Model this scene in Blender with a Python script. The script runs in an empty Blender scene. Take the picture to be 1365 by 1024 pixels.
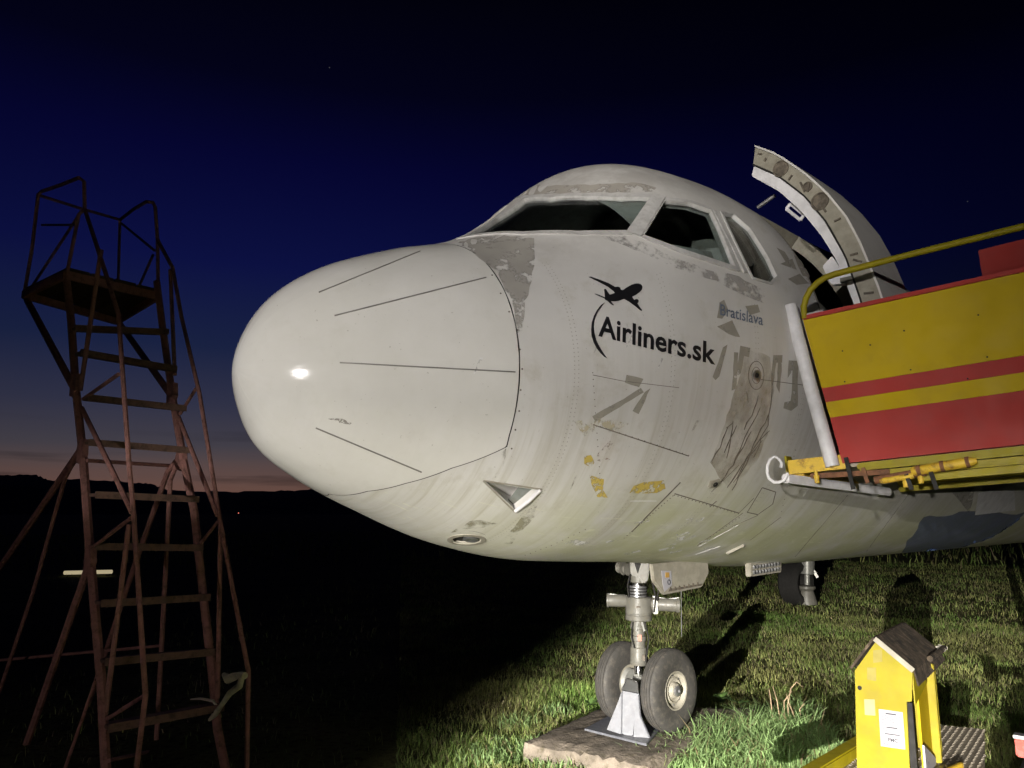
import bpy, bmesh, math, random
import numpy as np
from mathutils import Vector, Matrix
from mathutils.bvhtree import BVHTree

R = math.radians
rng = random.Random(7)
nrg = np.random.default_rng(7)
S = bpy.context.scene
COL = S.collection

# ------------------------------------------------------------------ camera
CAM_H, PITCH, FPX = 1.65, 9.6, 1024.0
cd = bpy.data.cameras.new("camera"); cam = bpy.data.objects.new("camera", cd); COL.objects.link(cam)
cam.location = (0, 0, CAM_H); cam.rotation_euler = (R(90 + PITCH), 0, 0)
cd.sensor_fit = 'HORIZONTAL'; cd.sensor_width = 36.0; cd.lens = 36.0 * FPX / 1365.0
cd.clip_start = .05; cd.clip_end = 9000
S.camera = cam

# ------------------------------------------------------------------ dusk sky
W = bpy.data.worlds.new("World"); S.world = W; W.use_nodes = True
wn, wl = W.node_tree.nodes, W.node_tree.links
bg = wn["Background"]
tc = wn.new("ShaderNodeTexCoord"); sx = wn.new("ShaderNodeSeparateXYZ")
wl.new(tc.outputs["Generated"], sx.inputs[0])
ramp = wn.new("ShaderNodeValToRGB"); cr = ramp.color_ramp
stops = [(0, (.120, .056, .040)), (.035, (.106, .058, .048)), (.062, (.074, .052, .053)), (.080, (.048, .043, .055)),
         (.13, (.026, .028, .054)), (.20, (.0090, .0145, .049)), (.30, (.0038, .0056, .053)), (.42, (.0020, .0022, .034)),
         (.50, (.0013, .0013, .0125)), (.60, (.0010, .0010, .0055)), (.75, (.0008, .0008, .0032)), (1, (.0005, .0005, .0018))]
while len(cr.elements) < len(stops): cr.elements.new(.5)
for e, (p, c) in zip(cr.elements, stops): e.position = p; e.color = (*c, 1)
# a few soft streaks of cloud low over the horizon
mp = wn.new("ShaderNodeMapping"); mp.inputs["Scale"].default_value = (2.2, 2.2, 34)
wl.new(tc.outputs["Generated"], mp.inputs[0])
nz = wn.new("ShaderNodeTexNoise"); nz.inputs["Scale"].default_value = 1.6; nz.inputs["Detail"].default_value = 5
wl.new(mp.outputs[0], nz.inputs[0])
def wmath(op, a, b=None):
    n = wn.new("ShaderNodeMath"); n.operation = op
    for i, v in enumerate((a, b)):
        if v is None: continue
        if isinstance(v, (int, float)): n.inputs[i].default_value = v
        else: wl.new(v, n.inputs[i])
    return n.outputs[0]
low = wmath('SUBTRACT', 1.0, wmath('MULTIPLY', sx.outputs[2], 8.0)); lown = low.node; lown.use_clamp = True
wob = wmath('MULTIPLY', wmath('MULTIPLY', wmath('SUBTRACT', nz.outputs[0], .5), .035), low)
wl.new(wmath('ADD', sx.outputs[2], wob), ramp.inputs[0])
az = R(-20)   # the glow is to the left
dot = wmath('ADD', wmath('MULTIPLY', sx.outputs[0], math.sin(az)), wmath('MULTIPLY', sx.outputs[1], math.cos(az)))
fac = wmath('MULTIPLY', wmath('EXPONENT', wmath('MULTIPLY', wmath('SUBTRACT', dot, 1.0), 3.4)), 1.0)
cloud = wn.new("ShaderNodeMapRange"); cloud.inputs[1].default_value = .56; cloud.inputs[2].default_value = .66
cloud.inputs[3].default_value = 1.0; cloud.inputs[4].default_value = .45
wl.new(nz.outputs[0], cloud.inputs[0])
cmix = wmath('ADD', wmath('MULTIPLY', cloud.outputs[0], low), wmath('SUBTRACT', 1.0, low))
vm = wn.new("ShaderNodeVectorMath"); vm.operation = 'SCALE'
wl.new(ramp.outputs[0], vm.inputs[0]); wl.new(wmath('MULTIPLY', fac, cmix), vm.inputs[3])
vo = wn.new("ShaderNodeTexVoronoi"); vo.inputs["Scale"].default_value = 42; wl.new(tc.outputs["Generated"], vo.inputs["Vector"])
cs = wn.new("ShaderNodeSeparateColor"); wl.new(vo.outputs["Color"], cs.inputs[0])
star = wmath('MULTIPLY', wmath('LESS_THAN', vo.outputs["Distance"], .030), wmath('MULTIPLY', wmath('GREATER_THAN', cs.outputs[0], .955), wmath('MULTIPLY', cs.outputs[1], .05)))
va = wn.new("ShaderNodeVectorMath"); va.operation = 'ADD'; wl.new(vm.outputs[0], va.inputs[0])
cx = wn.new("ShaderNodeCombineXYZ"); [wl.new(star, cx.inputs[k]) for k in range(3)]; wl.new(cx.outputs[0], va.inputs[1])
wl.new(va.outputs[0], bg.inputs[0]); bg.inputs[1].default_value = 1.15

S.view_settings.view_transform = 'Standard'; S.view_settings.look = 'None'
S.view_settings.exposure = 0; S.view_settings.gamma = 1; S.view_settings.use_curve_mapping = False

# ------------------------------------------------------------------ helpers
C0 = np.array([0, 0, CAM_H]); PA = R(PITCH)
def ray(x, y):
    X = (x - 682.5) / FPX; V = (512 - y) / FPX
    r = np.array([X, math.cos(PA) - V * math.sin(PA), math.sin(PA) + V * math.cos(PA)])
    return r
def on_plane(x, y, P, N):
    r = ray(x, y); return C0 + r * (np.dot(np.asarray(P) - C0, N) / np.dot(r, N))
def on_z(x, y, z): return on_plane(x, y, np.array([0, 0, z]), np.array([0, 0, 1.]))
def at_depth(x, y, d): return C0 + ray(x, y) * d
def project(P):
    P = np.asarray(P, float); Y = P[..., 1]; Z = P[..., 2] - CAM_H
    d = Y * math.cos(PA) + Z * math.sin(PA); v = -Y * math.sin(PA) + Z * math.cos(PA)
    return 682.5 + FPX * P[..., 0] / d, 512 - FPX * v / d, d
def V3(p): return Vector((float(p[0]), float(p[1]), float(p[2])))
def unit(v):
    v = np.asarray(v, float); return v / np.linalg.norm(v)

class MB:
    """collects shapes, then links them as one mesh"""
    def __init__(s): s.v = []; s.f = []
    def add(s, vs, fs):
        o = len(s.v); s.v += [tuple(map(float, q)) for q in vs]; s.f += [tuple(i + o for i in f) for f in fs]; return s
    def box(s, c, ax, ay, az):
        c, ax, ay, az = map(lambda q: np.asarray(q, float), (c, ax, ay, az))
        vs = [c + i * ax + j * ay + k * az for k in (-1, 1) for j in (-1, 1) for i in (-1, 1)]
        return s.add(vs, [(0, 2, 3, 1), (4, 5, 7, 6), (0, 1, 5, 4), (2, 6, 7, 3), (0, 4, 6, 2), (1, 3, 7, 5)])
    def bar(s, p, q, w, h, upv=(0, 0, 1)):
        p = np.asarray(p, float); q = np.asarray(q, float); d = unit(q - p)
        sd = np.cross(d, upv); sd = unit(sd) if np.linalg.norm(sd) > 1e-4 else np.array([1., 0, 0])
        up = np.cross(sd, d)
        return s.box((p + q) / 2, (q - p) / 2, sd * w / 2, up * h / 2)
    def tube(s, pts, r, n=10, cap=True):
        pts = [np.asarray(p, float) for p in pts]; m = len(pts)
        rs = r if hasattr(r, '__len__') else [r] * m
        vs = []; prev = None
        for i, p in enumerate(pts):
            t = unit(pts[min(i + 1, m - 1)] - pts[max(i - 1, 0)])
            if prev is None:
                a = np.cross(t, (0, 0, 1)); a = np.cross(t, (1, 0, 0)) if np.linalg.norm(a) < .1 else a
            else: a = prev - t * np.dot(prev, t)
            a = unit(a); prev = a; b = np.cross(t, a)
            vs += [p + rs[i] * (a * math.cos(k * 2 * math.pi / n) + b * math.sin(k * 2 * math.pi / n)) for k in range(n)]
        fs = [(i * n + k, i * n + (k + 1) % n, (i + 1) * n + (k + 1) % n, (i + 1) * n + k) for i in range(m - 1) for k in range(n)]
        if cap: fs += [tuple(reversed(range(n))), tuple(range((m - 1) * n, m * n))]
        return s.add(vs, fs)
    def lathe(s, c, axis, prof, n=40):
        """prof: (distance along axis, radius) pairs"""
        c = np.asarray(c, float); t = unit(axis)
        a = np.cross(t, (0, 0, 1)); a = np.cross(t, (1, 0, 0)) if np.linalg.norm(a) < .1 else a
        a = unit(a); b = np.cross(t, a); vs = []
        for (h, r) in prof:
            vs += [c + t * h + max(r, 1e-4) * (a * math.cos(k * 2 * math.pi / n) + b * math.sin(k * 2 * math.pi / n)) for k in range(n)]
        m = len(prof)
        return s.add(vs, [(i * n + k, i * n + (k + 1) % n, (i + 1) * n + (k + 1) % n, (i + 1) * n + k) for i in range(m - 1) for k in range(n)])
    def prism(s, poly, d):
        """poly: 3D outline, extruded by vector d"""
        poly = [np.asarray(p, float) for p in poly]; n = len(poly); d = np.asarray(d, float)
        return s.add(poly + [p + d for p in poly],
                     [tuple(reversed(range(n))), tuple(range(n, 2 * n))] + [(i, (i + 1) % n, n + (i + 1) % n, n + i) for i in range(n)])
    def build(s, name, m, parent=None, smooth=True, bevel=0, angle=35, loc=None):
        me = bpy.data.meshes.new(name); me.from_pydata(s.v, [], s.f)
        bm = bmesh.new(); bm.from_mesh(me)
        bmesh.ops.recalc_face_normals(bm, faces=bm.faces)
        if bevel:
            ed = [e for e in bm.edges if len(e.link_faces) == 2 and e.calc_face_angle(0) > R(40)]
            bmesh.ops.bevel(bm, geom=ed, offset=bevel, segments=2, affect='EDGES', clamp_overlap=True)
        bm.to_mesh(me); bm.free()
        return link(name, me, m, parent, smooth, angle, loc)

def link(name, me, m, parent=None, smooth=True, angle=35, loc=None):
    if m is not None and not me.materials: me.materials.append(m)
    if smooth:
        me.shade_smooth()
        if angle: me.set_sharp_from_angle(angle=R(angle))
    o = bpy.data.objects.new(name, me); COL.objects.link(o)
    if loc is not None:
        me.transform(Matrix.Translation(-V3(loc))); o.location = V3(loc)
    if parent is not None: adopt(o, parent)
    return o
def wmat(o):
    m = o.matrix_basis.copy()
    if o.parent: m = wmat(o.parent) @ o.matrix_parent_inverse @ m
    return m
def adopt(o, parent):
    o.parent = parent; o.matrix_parent_inverse = wmat(parent).inverted()
def tag(o, label=None, cat=None, group=None, kind=None):
    for k, v in (('label', label), ('category', cat), ('group', group), ('kind', kind)):
        if v: o[k] = v
    return o
def thing(name, loc, label, cat, group=None):
    o = bpy.data.objects.new(name, None); o.empty_display_size = .2; COL.objects.link(o); o.location = V3(loc)
    return tag(o, label, cat, group)

# ------------------------------------------------------------------ materials
def nodes(m): return m.node_tree.nodes, m.node_tree.links
class NT:
    def __init__(s, m): s.n, s.l = m.node_tree.nodes, m.node_tree.links
    def set(s, sock, v):
        if v is None: return
        if hasattr(v, 'links') or isinstance(v, bpy.types.NodeSocket): s.l.new(v, sock)
        elif hasattr(v, '__len__') and len(v) == 3 and sock.type == 'RGBA': sock.default_value = (*v, 1)
        else: sock.default_value = v
    def math(s, op, a, b=None, c=None, clamp=False):
        n = s.n.new("ShaderNodeMath"); n.operation = op; n.use_clamp = clamp
        for i, v in enumerate((a, b, c)): s.set(n.inputs[i], v)
        return n.outputs[0]
    def noise(s, vec, scale, detail=4, rough=.55, dist=0):
        n = s.n.new("ShaderNodeTexNoise"); s.set(n.inputs["Vector"], vec); n.inputs["Scale"].default_value = scale
        n.inputs["Detail"].default_value = detail; n.inputs["Roughness"].default_value = rough; n.inputs["Distortion"].default_value = dist
        return n.outputs[0]
    def map(s, vec, scale=(1, 1, 1), loc=(0, 0, 0)):
        n = s.n.new("ShaderNodeMapping"); s.set(n.inputs[0], vec); n.inputs["Scale"].default_value = scale; n.inputs["Location"].default_value = loc
        return n.outputs[0]
    def step(s, v, a, b, lo=0., hi=1.):
        n = s.n.new("ShaderNodeMapRange"); n.interpolation_type = 'SMOOTHSTEP'; s.set(n.inputs[0], v)
        for i, q in enumerate((a, b, lo, hi)): n.inputs[i + 1].default_value = q
        return n.outputs[0]
    def mix(s, f, a, b, mode='MIX'):
        n = s.n.new("ShaderNodeMix"); n.data_type = 'RGBA'; n.blend_type = mode
        s.set(n.inputs[0], f); s.set(n.inputs[6], a); s.set(n.inputs[7], b); return n.outputs[2]
    def bump(s, h, strength, dist=.01):
        n = s.n.new("ShaderNodeBump"); s.set(n.inputs["Height"], h); n.inputs["Strength"].default_value = strength; n.inputs["Distance"].default_value = dist
        return n.outputs[0]
    def coord(s, k="Object"): return s.n.new("ShaderNodeTexCoord").outputs[k]

def mat(name, col, rough=.5, metal=0., var=.12, scale=9., dirt=0., dirt_col=(.12, .10, .07), bump=0., bscale=60., spec=.5, coat=0.):
    m = bpy.data.materials.new(name); m.use_nodes = True; t = NT(m); b = t.n["Principled BSDF"]
    co = t.coord(); n1 = t.noise(co, scale, 5)
    lo = tuple(c * (1 - var) for c in col); hi = tuple(min(1, c * (1 + var)) for c in col)
    c = t.mix(t.step(n1, .3, .7), lo, hi)
    if dirt: c = t.mix(t.math('MULTIPLY', t.step(t.noise(co, scale * 1.7, 8, .7), .47, .68), dirt), c, dirt_col)
    t.set(b.inputs["Base Color"], c)
    t.set(b.inputs["Roughness"], t.step(t.noise(co, scale * 3, 3), .2, .8, max(.03, rough - .12), min(1, rough + .12)))
    b.inputs["Metallic"].default_value = metal; b.inputs["Specular IOR Level"].default_value = spec
    b.inputs["Coat Weight"].default_value = coat; b.inputs["Coat Roughness"].default_value = .12
    if bump: t.set(b.inputs["Normal"], t.bump(t.noise(co, bscale, 5, .6), bump))
    return m
def rag(name, col, alpha=.8, thr=(.35, .55), scale=14., rough=.6, stretch=(1, 1, 1), var=.25, detail=7):
    """thin worn print or stain: ragged where the noise eats it away"""
    m = bpy.data.materials.new(name); m.use_nodes = True; t = NT(m); b = t.n["Principled BSDF"]
    co = t.coord(); n = t.noise(t.map(co, stretch), scale, detail, .65)
    ea = t.n.new("ShaderNodeAttribute"); ea.attribute_name = 'edge'
    n = t.math('SUBTRACT', n, t.math('MULTIPLY', t.math('SUBTRACT', 1.0, ea.outputs["Fac"]), .11))
    lo = tuple(c * (1 - var) for c in col); hi = tuple(c * (1 + var) for c in col)
    t.set(b.inputs["Base Color"], t.mix(t.noise(co, scale * .6, 4), lo, hi)); b.inputs["Roughness"].default_value = rough
    t.set(b.inputs["Alpha"], t.math('MULTIPLY', t.step(n, thr[0], thr[1]), alpha))
    return m

M = {}
def skin_mat(name, radome):
    m = bpy.data.materials.new(name); m.use_nodes = True; t = NT(m); b = t.n["Principled BSDF"]
    uv = t.coord("UV"); ob = t.coord("Object")
    s = t.n.new("ShaderNodeSeparateXYZ"); t.l.new(uv, s.inputs[0]); v = s.outputs[1]
    base = t.mix(t.step(t.noise(ob, 1.6, 6, .6), .3, .7), (.60, .585, .545) if radome else (.56, .545, .525), (.67, .655, .625) if radome else (.63, .615, .595))
    # yellowed grime and rain streaks that run round the body
    st = t.noise(t.map(uv, (16, .55, 1)), 1.0, 7, .62)
    st2 = t.noise(t.map(uv, (46, 1.1, 1), (3, 7, 0)), 1.0, 5, .6)
    sides = t.step(v, .55, -1.0)
    gr = t.math('MULTIPLY', t.math('ADD', t.math('MULTIPLY', t.step(st, .42, .72), .6), t.math('MULTIPLY', t.step(st2, .5, .74), .5)), sides)
    c = t.mix(t.math('MULTIPLY', gr, .07 if radome else .8, clamp=True), base, (.40, .37, .30))
    blot = t.step(t.noise(ob, 5, 8, .68), .52, .74)
    c = t.mix(t.math('MULTIPLY', blot, .16 if radome else .45), c, (.40, .37, .30))
    # algae and grass-bounced light painted toward the keel, rubbed through in pale scratches along the flight line
    keel = t.step(v, -.72, -1.45)
    alg_bounce = t.math('MULTIPLY', keel, t.math('MULTIPLY', t.step(s.outputs[0], .8, 2.3, .12, 1.0), t.step(t.noise(ob, 2.4, 8, .6), .28, .6)))
    c = t.mix(t.math('MULTIPLY', alg_bounce, .12 if radome else .78), c, (.46, .465, .26))
    if not radome:
        scr = t.step(t.noise(t.map(uv, (2.5, 17, 1), (1, 4, 0)), 1.6, 7, .7, .6), .585, .66)
        c = t.mix(t.math('MULTIPLY', t.math('MULTIPLY', scr, keel), .55), c, (.68, .68, .52))
        up = t.step(v, .55, 1.5)
        c = t.mix(t.math('MULTIPLY', up, t.step(t.noise(ob, 3.3, 8, .7), .35, .65)), c, (.44, .42, .40))
    spots = t.step(t.noise(ob, 55, 2, .5), .72, .78)
    c = t.mix(t.math('MULTIPLY', spots, .5), c, (.2, .18, .14))
    t.set(b.inputs["Base Color"], c)
    r0 = .07 if radome else .42
    t.set(b.inputs["Roughness"], t.step(t.noise(ob, 7, 6, .7), .3, .75, r0, r0 + (.08 if radome else .22)))
    b.inputs["Specular IOR Level"].default_value = .28 if radome else .35
    t.set(b.inputs["Normal"], t.bump(t.math('ADD', t.noise(t.map(uv, (1, 1, 1)), 2.1, 3), t.math('MULTIPLY', t.noise(ob, 60 if radome else 90, 4, .6), .05 if radome else .03)), .12 if radome else .22, .03))
    return m
M['radome'] = skin_mat('radome_paint', True)
M['skin'] = skin_mat('fuselage_paint', False)
M['frame'] = mat('window_frame_paint', (.50, .49, .48), .5, dirt=.35, dirt_col=(.25, .23, .2), scale=14)
M['rivet'] = mat('rivet_head', (.33, .31, .27), .6)
M['dark'] = mat('dark_gap', (.012, .011, .010), .8)
M['line'] = mat('panel_gap', (.12, .10, .078), .8, scale=30, var=.4)
M['black'] = mat('black_vinyl', (.010, .010, .012), .45, var=.05)
M['strip'] = mat('diverter_strip', (.20, .19, .17), .5, .3)
M['lining'] = mat('cockpit_lining', (.22, .24, .225), .7, dirt=.5)
M['tyre'] = mat('tyre_rubber', (.050, .047, .043), .72, dirt=.55, dirt_col=(.12, .105, .085), scale=16, bump=.15)
M['gear'] = mat('gear_grey_paint', (.14, .135, .117), .45, dirt=.5, dirt_col=(.16, .14, .1), scale=18)
M['gear2'] = mat('gear_pale_metal', (.32, .32, .30), .38, .35, dirt=.3, scale=20)
M['chrome'] = mat('oleo_chrome', (.75, .75, .74), .14, 1.0, var=.05)
M['steel'] = mat('dull_steel', (.35, .35, .36), .4, .8, dirt=.3)
M['bracket'] = mat('bracket_grey_paint', (.125, .13, .15), .45, dirt=.25, dirt_col=(.25, .24, .24), scale=22)
M['yellow'] = mat('yellow_paint', (.26, .215, .003), .55, spec=.3, dirt=.4, dirt_col=(.23, .165, .02), scale=7)
M['yellow_clean'] = mat('yellow_panel_paint', (.46, .325, .002), .6, var=.07, scale=2.2, spec=.2, dirt=.22, dirt_col=(.30, .20, .02), bump=.25, bscale=2.2)
M['red'] = mat('red_paint', (.36, .038, .032), .6, var=.08, scale=2.2, spec=.2, dirt=.25, dirt_col=(.22, .035, .03), bump=.25, bscale=2.2)
M['rustyel'] = mat('rusty_yellow_paint', (.60, .40, .03), .55, dirt=.95, dirt_col=(.14, .055, .02), scale=11, bump=.3)
M['rust'] = mat('rust', (.15, .065, .03), .8, var=.4, scale=25, bump=.4)
M['roll'] = mat('white_rubber_roll', (.66, .65, .67), .55, dirt=.25, dirt_col=(.42, .41, .40), scale=9)
M['ladder'] = mat('rusty_red_paint', (.46, .22, .20), .65, dirt=.6, dirt_col=(.085, .045, .03), scale=13, bump=.3)
M['ladder2'] = mat('weathered_tread', (.24, .14, .11), .75, dirt=.7, dirt_col=(.07, .05, .035), scale=15, bump=.3)
M['wood'] = mat('weathered_plank', (.11, .075, .05), .85, dirt=.5, scale=20, bump=.5)
M['rag'] = mat('pale_rag', (.80, .74, .56), .8, dirt=.3)
M['pale'] = mat('pale_board', (.60, .56, .36), .8)
M['white'] = mat('white_sheet', (.36, .35, .38), .35, var=.04)
M['ink'] = mat('printed_ink', (.03, .03, .04), .5, var=.02)
M['ink2'] = mat('printed_ink_grey', (.13, .13, .16), .5, var=.05)
M['concrete'] = mat('concrete', (.175, .145, .115), .9, var=.35, dirt=.95, dirt_col=(.085, .07, .045), scale=9, bump=1.0, bscale=38)
M['stud'] = mat('worn_plate_stud', (.42, .37, .30), .45, .5)
M['tread'] = mat('chequer_plate', (.30, .26, .21), .5, .4, dirt=.4, dirt_col=(.15, .10, .06), scale=14)
M['moss'] = mat('mossy_roof', (.045, .032, .020), .9, var=.6, dirt=.8, dirt_col=(.17, .125, .085), scale=13, bump=1.0, bscale=40)
M['paint_grey'] = mat('grey_stencil', (.11, .14, .20), .5)
M['brown'] = mat('window_blind', (.045, .036, .028), .8, dirt=.4)
M['blind2'] = mat('window_blind_pale', (.13, .112, .095), .8)
M['zinc'] = mat('primer_green_grey', (.29, .27, .22), .6, dirt=.4, dirt_col=(.2, .17, .12), scale=16)
M['blue'] = rag('blue_belly_paint', (.05, .10, .26), .5, (-.2, .35), 1.4)
def glass_mat(name, tint, mixf):
    m = bpy.data.materials.new(name); m.use_nodes = True; t = NT(m); b = t.n["Principled BSDF"]
    t.n.remove(b); out = t.n["Material Output"]
    tr = t.n.new("ShaderNodeBsdfTransparent"); tr.inputs[0].default_value = (*tint, 1)
    gl = t.n.new("ShaderNodeBsdfGlossy"); gl.inputs["Roughness"].default_value = .05
    lw = t.n.new("ShaderNodeLayerWeight"); lw.inputs[0].default_value = .5; frv = t.math('ADD', .035, t.math('MULTIPLY', t.math('POWER', lw.outputs['Facing'], 4.0), .7))
    dirt = t.step(t.noise(t.coord(), 5, 7, .65), .45, .8, .0, .010); df = t.n.new("ShaderNodeBsdfDiffuse"); df.inputs[0].default_value = (.4, .4, .36, 1)
    mx = t.n.new("ShaderNodeMixShader"); t.l.new(frv, mx.inputs[0]); t.l.new(tr.outputs[0], mx.inputs[1]); t.l.new(gl.outputs[0], mx.inputs[2])
    m2 = t.n.new("ShaderNodeMixShader"); t.l.new(dirt, m2.inputs[0]); t.l.new(mx.outputs[0], m2.inputs[1]); t.l.new(df.outputs[0], m2.inputs[2])
    t.l.new(m2.outputs[0], out.inputs[0])
    return m
M['glass'] = glass_mat('cockpit_glass', (.91, .935, .93), 1.0)
M['redlens'] = mat('red_lens', (.55, .10, .08), .25, var=.05)

# ================================================================== SETTING
def ground_mat():
    m = bpy.data.materials.new('turf_soil'); m.use_nodes = True; t = NT(m); b = t.n["Principled BSDF"]
    co = t.coord(); c = t.mix(t.step(t.noise(co, .9, 8, .65), .35, .65), (.10, .125, .045), (.20, .19, .088))
    c = t.mix(t.step(t.noise(co, 14, 6, .7), .45, .7), c, (.035, .028, .017))
    t.set(b.inputs["Base Color"], c); b.inputs["Roughness"].default_value = .95; b.inputs["Specular IOR Level"].default_value = .1
    t.set(b.inputs["Normal"], t.bump(t.noise(co, 18, 8, .7), .9, .06)); return m
M['ground'] = ground_mat()
g = MB(); n = 72
rings = [0, 4, 9, 16, 30, 60, 130, 300, 800, 2200, 5000]
vs = [(0, 0, 0)]
for r_ in rings[1:]: vs += [(r_ * math.cos(k * 2 * math.pi / n), 6 + r_ * math.sin(k * 2 * math.pi / n), 0) for k in range(n)]
fs = [(0, 1 + k, 1 + (k + 1) % n) for k in range(n)]
for i in range(len(rings) - 2):
    a, b_ = 1 + i * n, 1 + (i + 1) * n
    fs += [(a + k, b_ + k, b_ + (k + 1) % n, a + (k + 1) % n) for k in range(n)]
vs[0] = (0, 6, 0)
g.add(vs, fs); tag(g.build('ground', M['ground']), kind='structure', label='dark grassy airfield ground', cat=None)

M['hill'] = mat('wooded_hill', (.014, .013, .010), .95, var=.3, scale=.02)
prof = [(-2600, 610), (-1400, 640), (-700, 600), (-300, 622), (-80, 640), (0, 643), (42, 641), (62, 648), (100, 645), (172, 648), (198, 650), (224, 657),
        (300, 658), (365, 657), (400, 655), (440, 652), (520, 650), (700, 640), (900, 652), (1200, 645), (1500, 655), (2200, 620), (3600, 640)]
hm = MB(); hv = []
for i in range(0, len(prof) - 1):
    for k in range(8):
        t_ = k / 8; x = prof[i][0] * (1 - t_) + prof[i + 1][0] * t_; y = prof[i][1] * (1 - t_) + prof[i + 1][1] * t_ + rng.uniform(-1, 1)
        az_ = math.atan2(x - 682.5, FPX * 1.013); el = math.atan((685.2 - y) / FPX)
        D = 3200
        d = np.array([math.sin(az_), math.cos(az_), 0]); h = D * math.tan(el) + CAM_H
        hv.append([d * (D - 900) + (0, 0, -5), d * (D - 400) + (0, 0, h * .55), d * D + (0, 0, h), d * (D + 900) + (0, 0, -5)])
m_ = len(hv)
hm.add([p for q in hv for p in q], [(i * 4 + k, i * 4 + k + 1, i * 4 + k + 5, i * 4 + k + 4) for i in range(m_ - 1) for k in range(3)])
tag(hm.build('hills', M['hill']), kind='structure', label='low dark hills along the horizon')

# ================================================================== AIRLINER
UX = np.array([.73014, .68331, 0]); PX = np.array([.68331, -.73014, 0]); NOSE = np.array([-1.3482, 3.6805, 0]); ZN = 2.3495
SL = np.array([0, .04, .15, .4, .8, 1.3, 1.8, 2.3, 2.9, 3.6, 4.5, 5.6]); TS = np.sqrt(SL)
WW = np.array([0.0, 0.1299, 0.274, 0.4876, 0.73, 0.9676, 1.1516, 1.2952, 1.4177, 1.4341, 1.4305, 1.4837])
AA = np.array([0.0, 0.1857, 0.3761, 0.589, 0.78, 0.9735, 1.3128, 1.7349, 1.8436, 1.8353, 1.8193, 1.819])
BB = np.array([0.0, 0.1654, 0.3621, 0.5325, 0.7009, 0.8751, 0.9767, 1.0122, 1.0401, 1.0951, 1.1383, 1.1425])
def cub(t, y):
    h = np.diff(TS); d = np.diff(y) / h
    m = np.zeros(len(y)); m[0] = d[0]; m[1:-1] = (h[1:] * d[:-1] + h[:-1] * d[1:]) / (h[1:] + h[:-1])
    i = np.clip(np.searchsorted(TS, t) - 1, 0, len(h) - 1); u = np.clip((t - TS[i]) / h[i], 0, 1)
    return (2*u**3 - 3*u**2 + 1) * y[i] + (u**3 - 2*u**2 + u) * h[i] * m[i] + (3*u**2 - 2*u**3) * y[i+1] + (u**3 - u**2) * h[i] * m[i+1]
def surf(s, th, off=0.):
    s = np.asarray(s, float); th = np.asarray(th, float); s, th = np.broadcast_arrays(s, th)
    t = np.sqrt(np.minimum(s, 5.6)); w = cub(t, WW); a = cub(t, AA); b = cub(t, BB)
    tl = np.clip((s - 19) / 10, 0, 1); k = 1 - tl**1.6 * .88     # tail taper
    zm = ZN + (a - b) / 2 * .85
    w = w * k; upz = (ZN + a - zm) * (1 - tl**1.6 * .7); dn = (zm - ZN + b) * (1 - tl**1.3 * 1.05)
    c, q = np.cos(th), np.sin(th)
    y = (w + off) * c; z = zm + np.where(q > 0, (upz + off) * q, (dn + off) * q)
    return np.stack([NOSE[0] + UX[0] * s + PX[0] * y, NOSE[1] + UX[1] * s + PX[1] * y, z], -1)
def ac(s, p, z): return NOSE + UX * s + PX * p + np.array([0, 0, z])
def seam(th):
    e = np.degrees(np.arctan2(np.sin(th), np.abs(np.cos(th))))
    return np.interp(e, [-90, -68.4, -54.9, -41.3, -28.2, -24, 90], [.535, .62, .735, .885, 1.085, 1.08, 1.08])

# analytic surface as a ray target
sg = np.r_[np.linspace(.01, 1, 60)**1.5, np.linspace(1.03, 9, 270)]; tg = np.linspace(0, 2 * math.pi, 361)[:-1]
SG, TG = np.meshgrid(sg, tg, indexing='ij'); PG = surf(SG, TG)
ni, nj = PG.shape[:2]
bv = [tuple(q) for q in PG.reshape(-1, 3)]
bf = [(i * nj + j, i * nj + (j + 1) % nj, (i + 1) * nj + (j + 1) % nj, (i + 1) * nj + j) for i in range(ni - 1) for j in range(nj)]
FUS = BVHTree.FromPolygons(bv, bf)
def fus(x, y, off=.0):
    """pixel of the photograph -> point on the fuselage skin (+ offset), normal"""
    r = V3(unit(ray(x, y))); loc, nrm, idx, _ = FUS.ray_cast(V3(C0), r)
    if loc is None:
        # slide toward the nose axis until it hits
        for k in range(1, 40):
            xx = x + (850 - x) * .004 * k; yy = y + (500 - y) * .004 * k
            loc, nrm, idx, _ = FUS.ray_cast(V3(C0), V3(unit(ray(xx, yy))))
            if loc is not None: break
    if nrm.dot(V3(C0) - loc) < 0: nrm = -nrm
    return np.array(loc + nrm * off), np.array(nrm), idx
def sth(x, y):
    P, n_, idx = fus(x, y); i, j = idx // nj, idx % nj
    s, t = SG[i, j], TG[i, j]
    for _ in range(8):
        P0 = surf(s, t); Ps = (surf(s + .002, t) - P0) / .002; Pt = (surf(s, t + .002) - P0) / .002
        A_ = np.stack([Ps, Pt], 1); d = np.linalg.lstsq(A_, P - P0, rcond=None)[0]
        s += float(np.clip(d[0], -.2, .2)); t += float(np.clip(d[1], -.2, .2))
    t = (t + math.pi) % (2 * math.pi) - math.pi
    return s, t

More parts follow.
